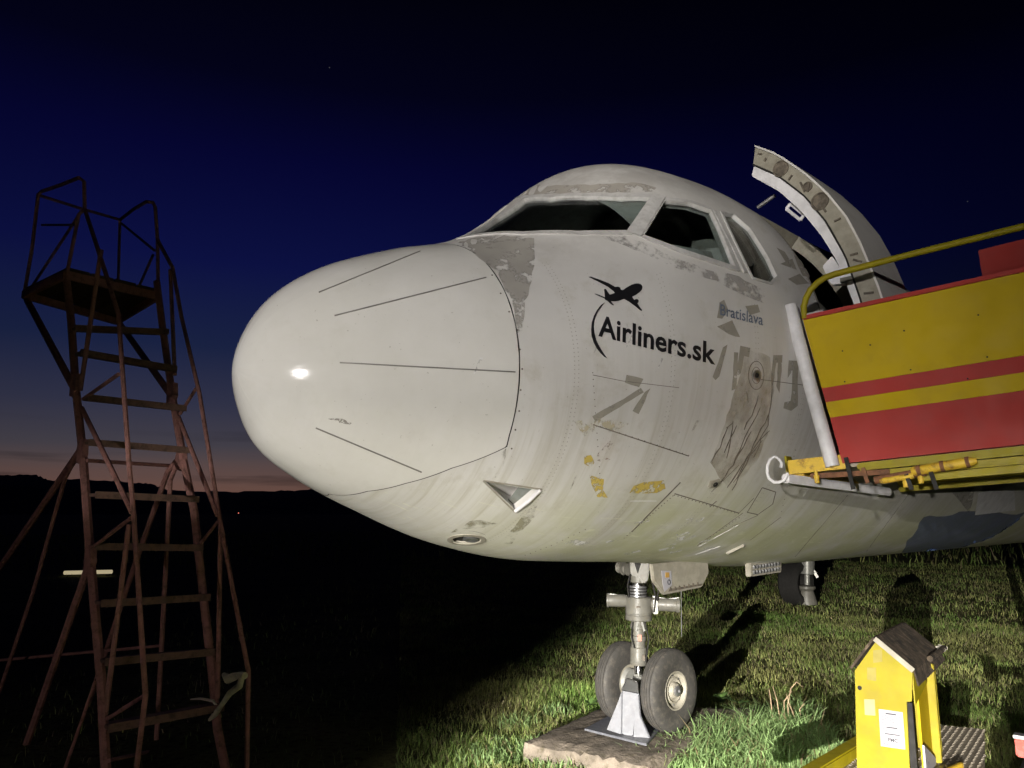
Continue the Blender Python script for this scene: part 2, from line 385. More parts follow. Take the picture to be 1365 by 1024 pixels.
AIR = thing('airliner', ac(3.175, 0, .15), 'retired white airliner with weathered paint, nose pointing left, parked on the grass', 'airliner')
def normals_uv(me, uvs):
    l = me.uv_layers.new(name="UVMap"); vi = np.zeros(len(me.loops), int); me.loops.foreach_get("vertex_index", vi)
    l.data.foreach_set("uv", uvs[vi].astype(np.float32).ravel())
def inside(px, py, poly):
    r = np.zeros(px.shape, bool); n_ = len(poly); j = n_ - 1
    for i in range(n_):
        xi, yi = poly[i]; xj, yj = poly[j]
        c = ((yi > py) != (yj > py)) & (px < (xj - xi) * (py - yi) / (yj - yi + 1e-12) + xi); r ^= c; j = i
    return r
def nearest_on(q, poly):
    best = None
    for i in range(len(poly)):
        a = np.array(poly[i]); b_ = np.array(poly[(i + 1) % len(poly)]); d = b_ - a
        t = np.clip(np.dot(q - a, d) / np.dot(d, d), 0, 1); p = a + d * t; e = np.sum((p - q)**2)
        if best is None or e < best[0]: best = (e, p)
    return best[1], math.sqrt(best[0])
RS = 1.45                                              # metres per radian used for the (s, v) sheet
def dense_px(px, step=12):
    out = []
    for a_, b_ in zip(px, list(px[1:]) + [px[0]]):
        k = max(1, int(math.hypot(b_[0] - a_[0], b_[1] - a_[1]) / step)); out += [(a_[0] + (b_[0] - a_[0]) * i / k, a_[1] + (b_[1] - a_[1]) * i / k) for i in range(k)]
    return out
def st_poly(px, dense=False): return [(s, t * RS) for s, t in (sth(*q) for q in (dense_px(px) if dense else px))]

# ---- openings, outlined in the (station, girth) sheet
WIND = [(1.27, R(79)*RS)] + st_poly([(660, 310.5), (700, 310), (770, 309.5), (836, 309)]) + st_poly([(868, 263), (825, 263.2), (780, 263.5), (735, 264.2), (700, 265)]) + [(1.65, R(87)*RS)]
WINDR = [(1.45, R(72)*RS)] + st_poly([(770, 309.5), (836, 309)]) + st_poly([(868, 263)]) + [(1.98, R(79)*RS)]
WSIDE = st_poly([(857, 314), (886, 268), (918, 271), (948, 281), (981, 357)], True)
WAFT = st_poly([(962, 284), (978, 287), (1000, 306), (1023, 343), (1035, 368), (1027, 377), (1003, 370)], True)
def mirror(poly): return [(s, math.pi * RS - v) for s, v in poly]
DOOR = [(3.30, -.33*RS), (4.12, -.33*RS), (4.12, .80*RS), (4.05, .86*RS), (3.37, .86*RS), (3.30, .80*RS)]
SCOOP = st_poly([(646, 641), (719, 653), (687, 680)])
LANDL = st_poly([(622 + 19 * math.cos(k * R(30)), 719.5 + 4.6 * math.sin(k * R(30))) for k in range(12)])
HOLES = [WIND, WSIDE, WAFT, mirror(WINDR), mirror(WSIDE), mirror(WAFT), DOOR, SCOOP, LANDL]

def skin_grid(srows, name, m, holes=(), flip=False, off=0., nth=640, parent=AIR):
    th = np.linspace(-math.pi / 2, 1.5 * math.pi, nth, endpoint=False)
    Sx = np.array([r_(th) for r_ in srows]); Tx = np.broadcast_to(th, Sx.shape).copy(); Sx = Sx.copy()
    k, n_ = Sx.shape; keep = np.ones((k - 1, n_), bool)
    sc = .25 * (Sx[:-1] + Sx[1:] + np.roll(Sx, -1, 1)[:-1] + np.roll(Sx, -1, 1)[1:]); tcn = Tx[:-1] + math.pi / n_
    for h in holes: keep &= ~inside(sc, tcn * RS, h)
    if len(holes):
        kp = np.pad(keep, ((1, 1), (0, 0)), constant_values=True)
        cnt = kp[:-1].astype(int) + kp[1:] + np.roll(kp, 1, 1)[:-1] + np.roll(kp, 1, 1)[1:]
        for i, j in zip(*np.where((cnt > 0) & (cnt < 4))):
            q = np.array([Sx[i, j], Tx[i, j] * RS]); best = min((nearest_on(q, h) for h in holes), key=lambda e: e[1])
            if best[1] < .03: Sx[i, j] = best[0][0]; Tx[i, j] = best[0][1] / RS
    P = surf(Sx, Tx, off).reshape(-1, 3)
    ii, jj = np.where(keep); j2 = (jj + 1) % n_
    q = np.stack([ii * n_ + jj, ii * n_ + j2, (ii + 1) * n_ + j2, (ii + 1) * n_ + jj], 1)
    if not flip: q = q[:, ::-1]
    me = bpy.data.meshes.new(name); me.from_pydata(P.tolist(), [], q.tolist())
    tt = (Tx + math.pi) % (2 * math.pi) - math.pi
    vv = np.where(np.abs(tt) > math.pi / 2, np.sign(tt) * math.pi - tt, tt) * RS
    normals_uv(me, np.stack([Sx.ravel(), vv.ravel()], 1))
    bm = bmesh.new(); bm.from_mesh(me); loose = [v for v in bm.verts if not v.link_faces]; bmesh.ops.delete(bm, geom=loose, context='VERTS'); bm.to_mesh(me); bm.free()
    return link(name, me, m, parent, True, 0)

GAP = .006
# radome: nose cone up to the seam, with a lip turned in
rr = [(lambda th, q=q: seam(th) * q) for q in np.r_[1e-7, np.linspace(.015, 1, 90)**2]]
radome = skin_grid(rr, 'radome', M['radome'], nth=480)
# dark land behind the seam
skin_grid([(lambda th, q=q: seam(th) + q) for q in (-.03, -.01, .012, .03)], 'seam_gap', M['dark'], off=-.012, nth=480)
s1 = np.r_[np.arange(.60, 4.3, .017), np.arange(4.35, 5.6, .06), np.arange(5.7, 19, .4), np.arange(19, 29.1, .5)]
def row(q):
    def f_(th):
        sm = seam(th) + GAP
        return sm + (q - .60) * (1.75 - sm) / (1.75 - .60) if q < 1.75 else np.full_like(th, q)
    return f_
fuselage = skin_grid([row(q) for q in s1], 'fuselage', M['skin'], holes=HOLES)
skin_grid([(lambda th, q=q: np.full_like(th, q)) for q in np.arange(1.28, 3.26, .03)], 'cockpit_lining', M['lining'], holes=[
    [(1.30, -.1), (1.30, 4.7), (2.0, 4.7), (2.0, -.1)], WSIDE, WAFT, mirror(WSIDE), mirror(WAFT)], flip=True, off=-.05, nth=360)

# ---- helpers that lay things on the skin
def surf_n(s, v):
    P = surf(s, v / RS); a_ = surf(s + .004, v / RS) - surf(s - .004, v / RS); b_ = surf(s, v / RS + .004) - surf(s, v / RS - .004)
    n_ = np.cross(a_, b_); n_ = unit(n_); cz = ac(s, 0, ZN)
    return P, (n_ if np.dot(n_, P - cz) > 0 else -n_)
def dens(pts, step):
    out = []
    for a_, b_ in zip(pts[:-1], pts[1:]):
        a_ = np.array(a_, float); b_ = np.array(b_, float); k = max(1, int(math.ceil(np.linalg.norm(b_ - a_) / step)))
        out += [a_ + (b_ - a_) * i / k for i in range(k)]
    return out + [np.array(pts[-1], float)]
def ribbon_st(mb, pts, w, h0=.0, h=.003, closed=False, step=.03):
    """raised strip along a path in the (s, v) sheet"""
    pp = dens(list(pts) + ([pts[0]] if closed else []), step); n_ = len(pp); L = []
    for i, q in enumerate(pp):
        if closed: t = pp[(i + 1) % (n_ - 1)] - pp[(i - 1) % (n_ - 1)]
        else: t = pp[min(i + 1, n_ - 1)] - pp[max(i - 1, 0)]
        P, N = surf_n(q[0], q[1]); ds = surf(q[0] + t[0] * .01, (q[1] + t[1] * .01) / RS) - P
        d = unit(ds); sd = np.cross(N, d)
        L.append([P + sd * w / 2 + N * h0, P + sd * w / 2 + N * (h0 + h), P - sd * w / 2 + N * (h0 + h), P - sd * w / 2 + N * h0])
    vs = [p for q in L for p in q]
    fs = [(i * 4 + k, i * 4 + (k + 1) % 4, i * 4 + 4 + (k + 1) % 4, i * 4 + 4 + k) for i in range(n_ - 1) for k in range(4)]
    if not closed: fs += [(3, 2, 1, 0), tuple((n_ - 1) * 4 + k for k in range(4))]
    mb.add(vs, fs)
def ribbon_px(mb, px, w, h0=-.001, h=.0025):
    """thin strip laid on the skin along pixels"""
    pts = dens(px, 10); hit = [fus(q[0], q[1]) for q in pts]; L = []; n_ = len(hit)
    ws = np.interp(np.linspace(0, 1, n_), np.linspace(0, 1, len(w)), w) if hasattr(w, '__len__') else [w] * n_
    for i in range(n_):
        P, N, _ = hit[i]; d = hit[min(i + 1, n_ - 1)][0] - hit[max(i - 1, 0)][0]; d = unit(d) if np.linalg.norm(d) > 1e-6 else UX
        sd = unit(np.cross(N, d)); e = ws[i] / 2
        L.append([P + sd * e + N * h0, P + sd * e + N * (h0 + h), P - sd * e + N * (h0 + h), P - sd * e + N * h0])
    mb.add([p for q in L for p in q], [(i * 4 + k, i * 4 + (k + 1) % 4, i * 4 + 4 + (k + 1) % 4, i * 4 + 4 + k) for i in range(n_ - 1) for k in range(4)])
def flat_px(polys, off=.002, cell=14):
    """flat print: outlines in pixels, triangulated finely and laid on the skin"""
    bm = bmesh.new()
    for poly in polys:
        vv = [bm.verts.new((q[0], q[1], 0)) for q in poly]
        try: bm.faces.new(vv).normal_update()
        except ValueError: pass
    bmesh.ops.triangulate(bm, faces=bm.faces[:])
    for _ in range(4):
        ed = [e for e in bm.edges if e.calc_length() > cell]
        if not ed: break
        bmesh.ops.subdivide_edges(bm, edges=ed, cuts=1); bmesh.ops.triangulate(bm, faces=bm.faces[:])
    ed_ = []
    for v in bm.verts:
        q = np.array([v.co.x, v.co.y]); dm = min(nearest_on(q, poly)[1] for poly in polys); ed_.append(min(1, .45 + dm / 9))
        v.co = V3(fus(v.co.x, v.co.y, off)[0])
    me = bpy.data.meshes.new('print'); bm.to_mesh(me); bm.free()
    at = me.attributes.new('edge', 'FLOAT', 'POINT'); at.data.foreach_set('value', np.array(ed_, np.float32)); return me
def decal(name, polys, m, off=.0015, label=None, cell=14):
    me = flat_px(polys, off, cell); o = link(name, me, m, AIR, True, 0)
    if label: o['label'] = label
    return o
def zz(pts, ox, oy, k): return [(ox + x / k, oy + y / k) for x, y in pts]
def jit(poly, a=1.5, step=9):
    out = []
    for i in range(len(poly)):
        p = np.array(poly[i], float); q = np.array(poly[(i + 1) % len(poly)], float); k = max(1, int(np.linalg.norm(q - p) / step))
        for j in range(k):
            r_ = p + (q - p) * j / k; out.append((r_[0] + rng.uniform(-a, a), r_[1] + rng.uniform(-a, a)))
    return out
def rivets_px(name, lines, pitch, r=.0045, m='line'):
    mb = MB()
    for ln in lines:
        for q in dens(ln, pitch):
            P, N, _ = fus(q[0], q[1]); a_ = unit(np.cross(N, (0, 0, 1))); b_ = np.cross(N, a_)
            ring = [P + r * (a_ * math.cos(k * R(60)) + b_ * math.sin(k * R(60))) for k in range(6)]
            mb.add([p - N * .001 for p in ring] + [p + N * .0022 for p in ring] + [P + N * .0032], [(k, (k + 1) % 6, 6 + (k + 1) % 6, 6 + k) for k in range(6)] + [(6 + k, 6 + (k + 1) % 6, 12) for k in range(6)])
    o = mb.build(name, M[m], AIR); o['kind'] = 'stuff'; return o

# ---- cockpit windows
def pane(name, poly, depth, m, parent):
    """a glass pane set in the skin, following the sheet between its outline"""
    bm = bmesh.new(); vv = [bm.verts.new((q[0], q[1], 0)) for q in poly]; bm.faces.new(vv).normal_update(); bmesh.ops.triangulate(bm, faces=bm.faces[:])
    for _ in range(4):
        ed = [e for e in bm.edges if e.calc_length() > .12]
        if not ed: break
        bmesh.ops.subdivide_edges(bm, edges=ed, cuts=1); bmesh.ops.triangulate(bm, faces=bm.faces[:])
    bmesh.ops.recalc_face_normals(bm, faces=bm.faces[:])
    r_ = bmesh.ops.extrude_face_region(bm, geom=bm.faces[:]); top = [v for v in r_['geom'] if isinstance(v, bmesh.types.BMVert)]; ts = set(top)
    for v in bm.verts:
        P, N = surf_n(v.co.x, v.co.y); v.co = V3(P - N * (depth + (0 if v in ts else .010)))
    bmesh.ops.recalc_face_normals(bm, faces=bm.faces[:])
    me = bpy.data.meshes.new(name); bm.to_mesh(me); bm.free(); return link(name, me, m, parent, True, 35)
def grow(poly, d):
    c = np.mean(np.array(poly), 0); return [tuple(np.array(q) + unit(np.array(q) - c) * d) for q in poly]
for poly, nm, fw in ((WIND, 'windscreen', .040), (WSIDE, 'side_window', .034), (WAFT, 'rear_side_window', .015)):
    for side in (0, 1):
        pl = mirror(WINDR if poly is WIND else poly) if side else poly
        mb = MB(); ribbon_st(mb, grow(pl, fw * .5), fw, -.022, .029, True)
        fr = mb.build(nm, M['frame'], AIR)
        pane('pane', grow(pl, .012), .012, M['glass'], fr)
mb = MB(); ribbon_px(mb, [(846, 314), (879, 262)], .075, -.02, .034); mb.build('window_pillar', M['frame'], AIR)
mb = MB(); ribbon_px(mb, [(952, 282), (993, 364)], .028, -.02, .031); mb.build('window_pillar', M['frame'], AIR)
mb = MB(); ribbon_px(mb, [(684, 263), (760, 262), (870, 259)], .035, -.004, .008); mb.build('drip_rail', M['frame'], AIR)
rivets_px('frame_rivet', [[(690, 264.5), (866, 260)], [(780, 312.5), (834, 313)], [(858, 318), (978, 360)], [(842, 307), (871, 264)]], 4, .004, 'zinc')
# blinds behind the rear side window, seat backs, coaming and bulkhead inside
def inner_sheet(name, px, depth, m):
    pl = st_poly(px, True); return pane(name, pl, depth, m, AIR)
inner_sheet('window_blind', [(967, 290), (988, 293), (1012, 341), (1006, 352), (990, 345)], .026, M['blind2'])
inner_sheet('window_blind', [(984, 290), (998, 304), (1033, 365), (1026, 375), (1010, 371), (1012, 341)], .032, M['brown'])
mb = MB(); mb.prism([surf(3.23, k * R(10), -.06) for k in range(36)], UX * .02); mb.build('bulkhead', M['lining'], AIR)
mb = MB(); mb.box(ac(1.75, 0, 2.98), UX * .32, PX * .52, (0, 0, .05)); mb.build('coaming', M['dark'], AIR, bevel=.03)
for p_ in (.52, -.52):
    mb = MB(); mb.box(ac(2.55, p_, 2.95), UX * .06, PX * .20, (0, 0, .36)); mb.box(ac(2.53, p_, 3.40), UX * .05, PX * .12, (0, 0, .08)); mb.box(ac(2.33, p_, 2.62), UX * .22, PX * .21, (0, 0, .06))
    mb.build('pilot_seat', M['dark'], AIR, bevel=.03)
inner_sheet('sun_visor', [(905, 310), (962, 322), (972, 348), (912, 336)], .10, M['lining'])

# ---- radome diverter strips, panel lines, rivets
for a_, b_ in (((453, 483.5), (687, 496)), ((446, 421), (648, 370)), ((425, 390), (560, 335)), ((421, 570.5), (562, 629.5))):
    mb = MB(); ribbon_px(mb, [a_, b_], .0065, -.001, .004); mb.build('diverter_strip', M['strip'], radome)
rivets_px('seam_screw', [[(648 + 8, 369 - 2), (690, 440), (696, 492), (692, 548), (682, 598)]], 38, .005)
mb = MB()
for ln, w in (([(790, 566), (918, 608)], .006), ([(907, 643), (842, 709)], .010), ([(899, 658), (985, 684)], .006), ([(985, 684), (1005, 664)], .004),
              ([(990, 684), (930, 727)], .004), ([(1014, 506), (1075, 514)], .004), ([(955, 668), (946, 676)], .006), ([(948, 656), (985, 620)], .003),
              ([(1016, 650), (1034, 656), (1030, 672), (1010, 686), (996, 683), (1016, 650)], .006), ([(1010, 687), (976, 702)], .004),
              ([(790, 500), (830, 508), (905, 517)], .003), ([(1040, 690), (1000, 720)], .003), ([(1130, 660), (1060, 742)], .004), ([(1210, 660), (1150, 742)], .004)):
    mb = MB(); ribbon_px(mb, ln, w); mb.build('panel_line', M['line'], AIR)
rivets_px('panel_rivet', [[(897, 661), (832, 717)], [(899, 660), (984, 685)], [(985, 690), (930, 727)]], 5.2, .0036)
rivets_px('hull_rivet', [[(792, 566), (918, 607)], [(700, 740), (735, 727), (780, 706)], [(790, 497), (800, 640)], [(1060, 600), (1040, 690)]], 9, .003)

# faint rows of countersunk rivets along the frames
mb = MB()
for s_, t0, t1 in ((1.36, -78, 40), (1.93, -80, 22), (2.55, -80, 8), (3.02, -80, 4), (3.62, -80, -30), (4.3, -80, -34)):
    for rowo in (0, .022):
        for a_ in np.arange(t0, t1, 1.35):
            P, N = surf_n(s_ + rowo, R(a_) * RS); ex = unit(np.cross(N, Z1_ if False else (0, 0, 1))); ey = np.cross(N, ex); r_ = .0034
            mb.add([P + r_ * (ex * math.cos(k * R(72)) + ey * math.sin(k * R(72))) + N * .0009 for k in range(5)] + [P + N * .0012], [(k, (k + 1) % 5, 5) for k in range(5)])
o_ = mb.build('frame_rivets', M['rivet'], AIR); o_['kind'] = 'stuff'
# ---- scoop inlet, landing lamp bay, static port, small fittings
ap, le, lb = fus(645, 641)[0], fus(720, 652.5)[0], fus(686.5, 681)[0]
Nn = fus(690, 660)[1]
mb = MB(); mid = (le + lb) / 2
mb.add([ap, le, lb, le - Nn * .10, lb - Nn * .11, ap - Nn * .004], [(5, 3, 4), (5, 0, 1, 3), (5, 4, 2, 0), (3, 1, 2, 4)])
mb.build('air_scoop', M['skin'], AIR, smooth=False)
mb = MB(); mb.tube([le + Nn * .004, mid + Nn * .012, lb + Nn * .004], .011, 8); mb.build('scoop_lip', M['roll'], AIR)
mb = MB(); ribbon_px(mb, [(644, 640.5), (722, 652)], .008, -.002, .006); ribbon_px(mb, [(644, 641), (686, 682)], .008, -.002, .006); mb.build('scoop_rim', M['zinc'], AIR)
mb = MB(); el = [(622 + 23 * math.cos(k * R(15)), 719.5 + 6.2 * math.sin(k * R(15))) for k in range(24)]
pl = st_poly(el); ribbon_st(mb, pl, .026, -.02, .024, True); mb.build('lamp_ring', M['zinc'], AIR)
c_, n_, _ = fus(622, 719); mb = MB(); mb.lathe(c_ - n_ * .018, n_, [(0, .0), (0, .125), (.012, .125)], 24); mb.build('lamp_bay', M['dark'], AIR)
mb = MB(); mb.lathe(c_ + UX * .03 - n_ * .03, n_, [(0, 0), (0, .035), (.035, .045), (.04, .03), (.03, 0)], 16); mb.build('lamp_bulb', M['steel'], AIR)
mb = MB()
for rad, w in ((16.5, .004), (9.5, .003)):
    ribbon_px(mb, [(1008 + rad * .62 * math.cos(k * R(15)), 500.5 + rad * 1.15 * math.sin(k * R(15))) for k in range(25)], w)
mb.build('static_port_ring', M['line'], AIR)
c_, n_, _ = fus(1008, 500.5); mb = MB(); mb.lathe(c_, n_, [(-.01, .03), (.006, .032), (.008, .018), (-.005, .016), (-.005, 0)], 20); mb.build('static_port', M['steel'], AIR)
mb = MB(); mb.lathe(c_, n_, [(-.002, 0), (-.002, .016), (.009, .013), (.0091, 0)], 12); mb.build('port_hole', M['dark'], AIR)
c_, n_, _ = fus(951, 643.5); q_ = fus(962, 641)[0]; dx = unit(q_ - c_); dy = np.cross(n_, dx)
mb = MB(); mb.box(c_ + n_ * .008, dx * .038, dy * .024, n_ * .010); mb.build('pipe_fitting', M['zinc'], AIR, bevel=.005)
mb = MB(); mb.lathe(c_ + n_ * .017, n_, [(0, .0), (.004, .012), (.006, .016), (0, .017)], 14); mb.build('fitting_hole', M['dark'], AIR)
c_, n_, _ = fus(980, 731); q_ = fus(992, 725)[0]; dx = unit(q_ - c_); dy = np.cross(n_, dx)
mb = MB(); mb.prism([c_ - dx * .07 - dy * .02, c_ - dx * .07 + dy * .02, c_ + dx * .07 + dy * .006, c_ + dx * .07 - dy * .010], n_ * .018); mb.build('drain_mast', M['zinc'], AIR, bevel=.004)

# ---- print and wear on the skin
k6 = (780, 330, 6.02)
plane = [(25,240),(45,236),(120,263),(185,288),(240,320),(262,317),(280,325),(285,342),(300,345),(335,322),(370,302),(400,292),(425,291),(445,297),(457,312),(458,325),(452,342),(435,362),(410,380),(375,397),
         (382,408),(392,424),(405,416),(420,419),(428,428),(426,440),(417,452),(435,478),(456,505),(450,512),(435,503),(395,470),(350,438),(310,416),(270,430),(235,435),(205,434),(228,462),(226,469),(205,459),(178,432),(160,423),(152,412),(110,395),(73,376),(80,373),(110,382),(157,402),(149,340),(158,335),(166,338),(195,382),(236,367),(226,354),(180,318),(100,276)]
decal('airliner_emblem', [zz(plane, *k6)], M['black'], .0035, cell=8)
arc_o = [(158,440),(125,465),(95,503),(68,550),(50,605),(45,660),(50,715),(65,765),(90,812),(120,850),(150,878),(178,894)]
arc_i = [(172,886),(145,848),(112,795),(88,745),(73,690),(67,640),(72,590),(88,540),(112,500),(140,464)]
decal('emblem_arc', [zz(arc_o + arc_i, *k6)], M['black'], .0035, cell=8)
def lettering(text, org, xv, yv, m, off=.0035, bold=.0, name='lettering', parent=AIR, hit=None, space=1.0):
    """org: baseline start pixel, xv: pixel vector over the whole text, yv: pixel vector of the cap height"""
    cu = bpy.data.curves.new('t', 'FONT'); cu.body = text; cu.size = 1; cu.offset = bold; cu.resolution_u = 3; cu.fill_mode = 'FRONT'; cu.space_character = space
    ob = bpy.data.objects.new('t', cu); COL.objects.link(ob); dg = bpy.context.evaluated_depsgraph_get(); dg.update()
    me = bpy.data.meshes.new_from_object(ob.evaluated_get(dg)); bpy.data.objects.remove(ob)
    co = np.zeros(len(me.vertices) * 3); me.vertices.foreach_get('co', co); co = co.reshape(-1, 3)
    x0, x1 = co[:, 0].min(), co[:, 0].max(); tx = (co[:, 0] - x0) / (x1 - x0); ty = co[:, 1] / .69
    px = org[0] + xv[0] * tx + yv[0] * ty; py = org[1] + xv[1] * tx + yv[1] * ty
    for i, v in enumerate(me.vertices): v.co = V3(fus(px[i], py[i], off)[0] if hit is None else hit(px[i], py[i]))
    me.materials.clear(); return link(name, me, m, parent, False)
lettering('Airliners.sk', (797.1, 447.5), (156, 38.2), (.6, -27.0), M['black'], bold=.024, space=1.02)
lettering('Bratislava', (959.5, 420), (57, 14), (.2, -14.5), M['paint_grey'], bold=.008)

M['resid'] = rag('sticker_residue', (.36, .335, .28), .75, (.20, .40), 20)
M['resid2'] = rag('scuffed_primer', (.36, .34, .31), .9, (.34, .48), 9, detail=9)
M['stain'] = rag('brown_stain', (.40, .35, .26), .5, (.25, .65), 5, stretch=(1, 1, .6))
M['yel'] = rag('yellow_flake', (.58, .44, .10), .9, (.35, .49), 26)
M['redf'] = rag('faded_red_flake', (.55, .30, .24), .6, (.4, .55), 24)
M['wht'] = rag('white_flake', (.74, .73, .72), .9, (.4, .5), 18)
M['grime'] = rag('green_grime', (.30, .28, .18), .6, (.4, .62), 12, stretch=(1, 1, .5))
k5 = (740, 350, 2.925)
for pl in ([(145,600),(335,490),(345,505),(155,622)], [(278,437),(345,455),(325,485),(270,468)], [(372,490),(325,590),(300,580),(350,505)],
           [(655,330),(672,320),(640,445),(625,460),(615,445)], [(640,155),(660,145),(675,185),(650,220),(630,215)], [(630,250),(690,225),(720,290),(700,290),(650,265)],
           [(698,350),(715,352),(705,490),(688,498)], [(722,325),(760,335),(755,370),(738,365),(722,440),(708,435)], [(850,360),(885,362),(885,390),(862,390),(850,480),(840,470)],
           [(910,380),(948,385),(945,560),(920,580),(890,570),(892,545),(918,540),(925,420),(905,450)], [(740,170),(790,165),(800,195),(760,205)], [(870,370),(884,395),(875,510),(862,480)]):
    decal('sticker_residue', [jit(zz(pl, *k5), .6)], M['resid'])
for pl in ([(115,755),(140,750),(155,780),(140,800),(115,785)], [(135,830),(190,845),(185,885),(205,915),(165,915),(140,870)], [(305,870),(345,855),(425,848),(430,880),(395,897),(290,900)]):
    decal('yellow_paint_flake', [jit(zz(pl, *k5), .8)], M['yel'])
decal('red_paint_flake', [jit(zz([(155,770),(170,740),(215,690),(228,705),(190,755),(215,770),(180,778)], *k5), .7)], M['redf'])
decal('yellow_paint_flake', [jit(zz([(75,620),(160,600),(290,630),(240,655),(110,680)], *k5), .8)], rag('pale_yellow_flake', (.62, .55, .36), .5, (.45, .6), 14))
decal('buckled_stain', [jit(zz([(745,335),(840,365),(850,500),(830,670),(780,780),(690,880),(640,840),(605,775),(670,600),(705,480),(735,400)], *k5), 1.5)], M['stain'], .0009)
mb = MB()
for ln in ([(845,440),(838,540),(828,640),(760,760),(690,895)], [(800,560),(750,650),(690,790),(650,860)], [(830,600),(790,680),(730,790),(690,860)], [(670,640),(640,720),(615,770)], [(695,620),(690,680),(665,760)],
           [(745,510),(755,545)], [(790,520),(770,600),(735,650)], [(835,650),(805,690),(770,760)], [(800,690),(745,770),(672,880)], [(770,660),(720,740),(690,775)], [(705,640),(655,745)], [(665,640),(690,630)]):
    ln = [(x + rng.uniform(-5, 5), y + rng.uniform(-5, 5)) for x, y in ln]; ln = [tuple(q + np.array([rng.uniform(-3, 3), rng.uniform(-3, 3)])) for q in dens(ln, 36)]
    ribbon_px(mb, zz(ln, *k5), [.001, .006, .003, .008, .002], -.001, .004)
mb.build('skin_crease', M['line'], AIR)
k3 = (600, 200, 2.967)
decal('peeled_patch', [jit(zz([(25,362),(180,336),(335,350),(338,430),(322,520),(300,600),(285,720),(268,720),(245,600),(185,480),(95,410)], *k3), 1.5)], M['resid2'])
decal('peeled_patch', [jit(zz([(290,140),(420,142),(640,135),(720,128),(815,150),(800,166),(500,172),(240,180)], *k3), 1.2)], rag('bare_band', (.40, .37, .33), .85, (.3, .42), 7, detail=9))
decal('peeled_patch', [jit(zz([(590,340),(700,342),(760,365),(900,430),(1010,470),(1140,500),(1240,560),(1245,605),(1190,590),(1050,520),(900,470),(780,415)], *k3), 1.2)], rag('dark_scuff', (.38, .36, .34), .6, (.4, .56), 8, detail=9))
for pl in ([(1035,330),(1046,336),(1056,352),(1050,354)], [(1040,352),(1056,345),(1062,360)], [(1050,372),(1066,365),(1078,378),(1062,380)], [(1058,340),(1068,348),(1072,356),(1064,356)], [(1064,356),(1074,358),(1080,370),(1070,368)]):
    decal('sticker_residue', [pl], M['resid'], .001)
kz2 = (560, 560, 4.55)
decal('white_paint_flake', [jit(zz([(860,745),(960,718),(975,730),(1030,745),(960,760)], *kz2), .8)], M['wht'])
decal('grime_streak', [jit(zz([(700,430),(735,420),(690,590),(560,745),(500,760),(510,715),(640,560)], *kz2), 1.2)], M['grime'])
decal('grime_streak', [jit(zz([(490,195),(520,170),(500,330),(450,345)], *kz2), 1.2)], M['grime'])
decal('grime_streak', [jit(zz([(300,610),(390,605),(520,640),(380,650),(280,660),(180,680)], *kz2), 1.2)], M['grime'])
decal('scuff_mark', [jit(zz([(352,662),(400,660),(432,675),(425,682),(390,676)], 300, 300, 2.56), .7)], rag('scuff', (.26, .24, .21), .8, (.42, .52), 60))
for i in range(12):
    x, y = rng.uniform(640, 960), rng.uniform(420, 700); L = rng.uniform(8, 26)
    decal('streak_mark', [jit([(x, y), (x + rng.uniform(1.5, 4), y), (x - L * .35, y + L), (x - L * .35 - 1.5, y + L)], .6)], M['grime'] if rng.random() < .6 else M['wht'], .0012)
for i in range(14):
    x, y = rng.uniform(800, 1010), rng.uniform(690, 742); L = rng.uniform(6, 24)
    decal('scratch_mark', [jit([(x, y), (x + L, y - L * .25), (x + L * 1.1, y - L * .2 + 1.5), (x + 2, y + 2.5)], .7)], M['wht'], .0014)
mb = MB(); ribbon_px(mb, [(928, 739), (960, 728)], .004); ribbon_px(mb, [(931, 729), (984, 700)], .004); ribbon_px(mb, [(1078, 651), (1070, 663)], .006); ribbon_px(mb, [(840, 668), (875, 668)], .003)
mb.build('white_scratch', M['roll'], AIR)
decal('belly_stripe', [jit([(1200, 736), (1230, 690), (1290, 682), (1365, 684), (1365, 712), (1300, 732), (1240, 738)], 2)], M['blue'], .006, cell=9)
decal('pale_patch', [[(1296, 684), (1300, 655), (1348, 645), (1350, 678)]], M['roll'], .03)
decal('pale_patch', [jit([(1268, 655), (1300, 648), (1292, 682), (1285, 676)], 1)], M['resid2'], .004)

# ---- open passenger door standing off the fuselage
SD = 3.2
k4 = (980, 180, 3.545)
def dpl(q): return on_plane(q[0], q[1], ac(SD, 0, 0), UX)
outer = zz([(95,60),(200,100),(330,190),(430,280),(520,390),(580,500),(640,640),(680,740),(715,860)], *k4)
midl = zz([(85,140),(200,190),(330,290),(430,410),(520,570),(590,770),(612,850)], *k4)
inner = zz([(73,192),(200,262),(300,350),(400,470),(480,600),(550,780),(572,850)], *k4)
def resamp(px, n_):
    q = np.array(px, float); d = np.r_[0, np.cumsum(np.linalg.norm(np.diff(q, axis=0), axis=1))]; t = np.linspace(0, d[-1], n_)
    return np.stack([np.interp(t, d, q[:, 0]), np.interp(t, d, q[:, 1])], 1)
ND = 24; DW = .50
Po = np.array([dpl(q) for q in resamp(outer, ND)]); Pm = np.array([dpl(q) for q in resamp(midl, ND)]); Pi = np.array([dpl(q) for q in resamp(inner, ND)])
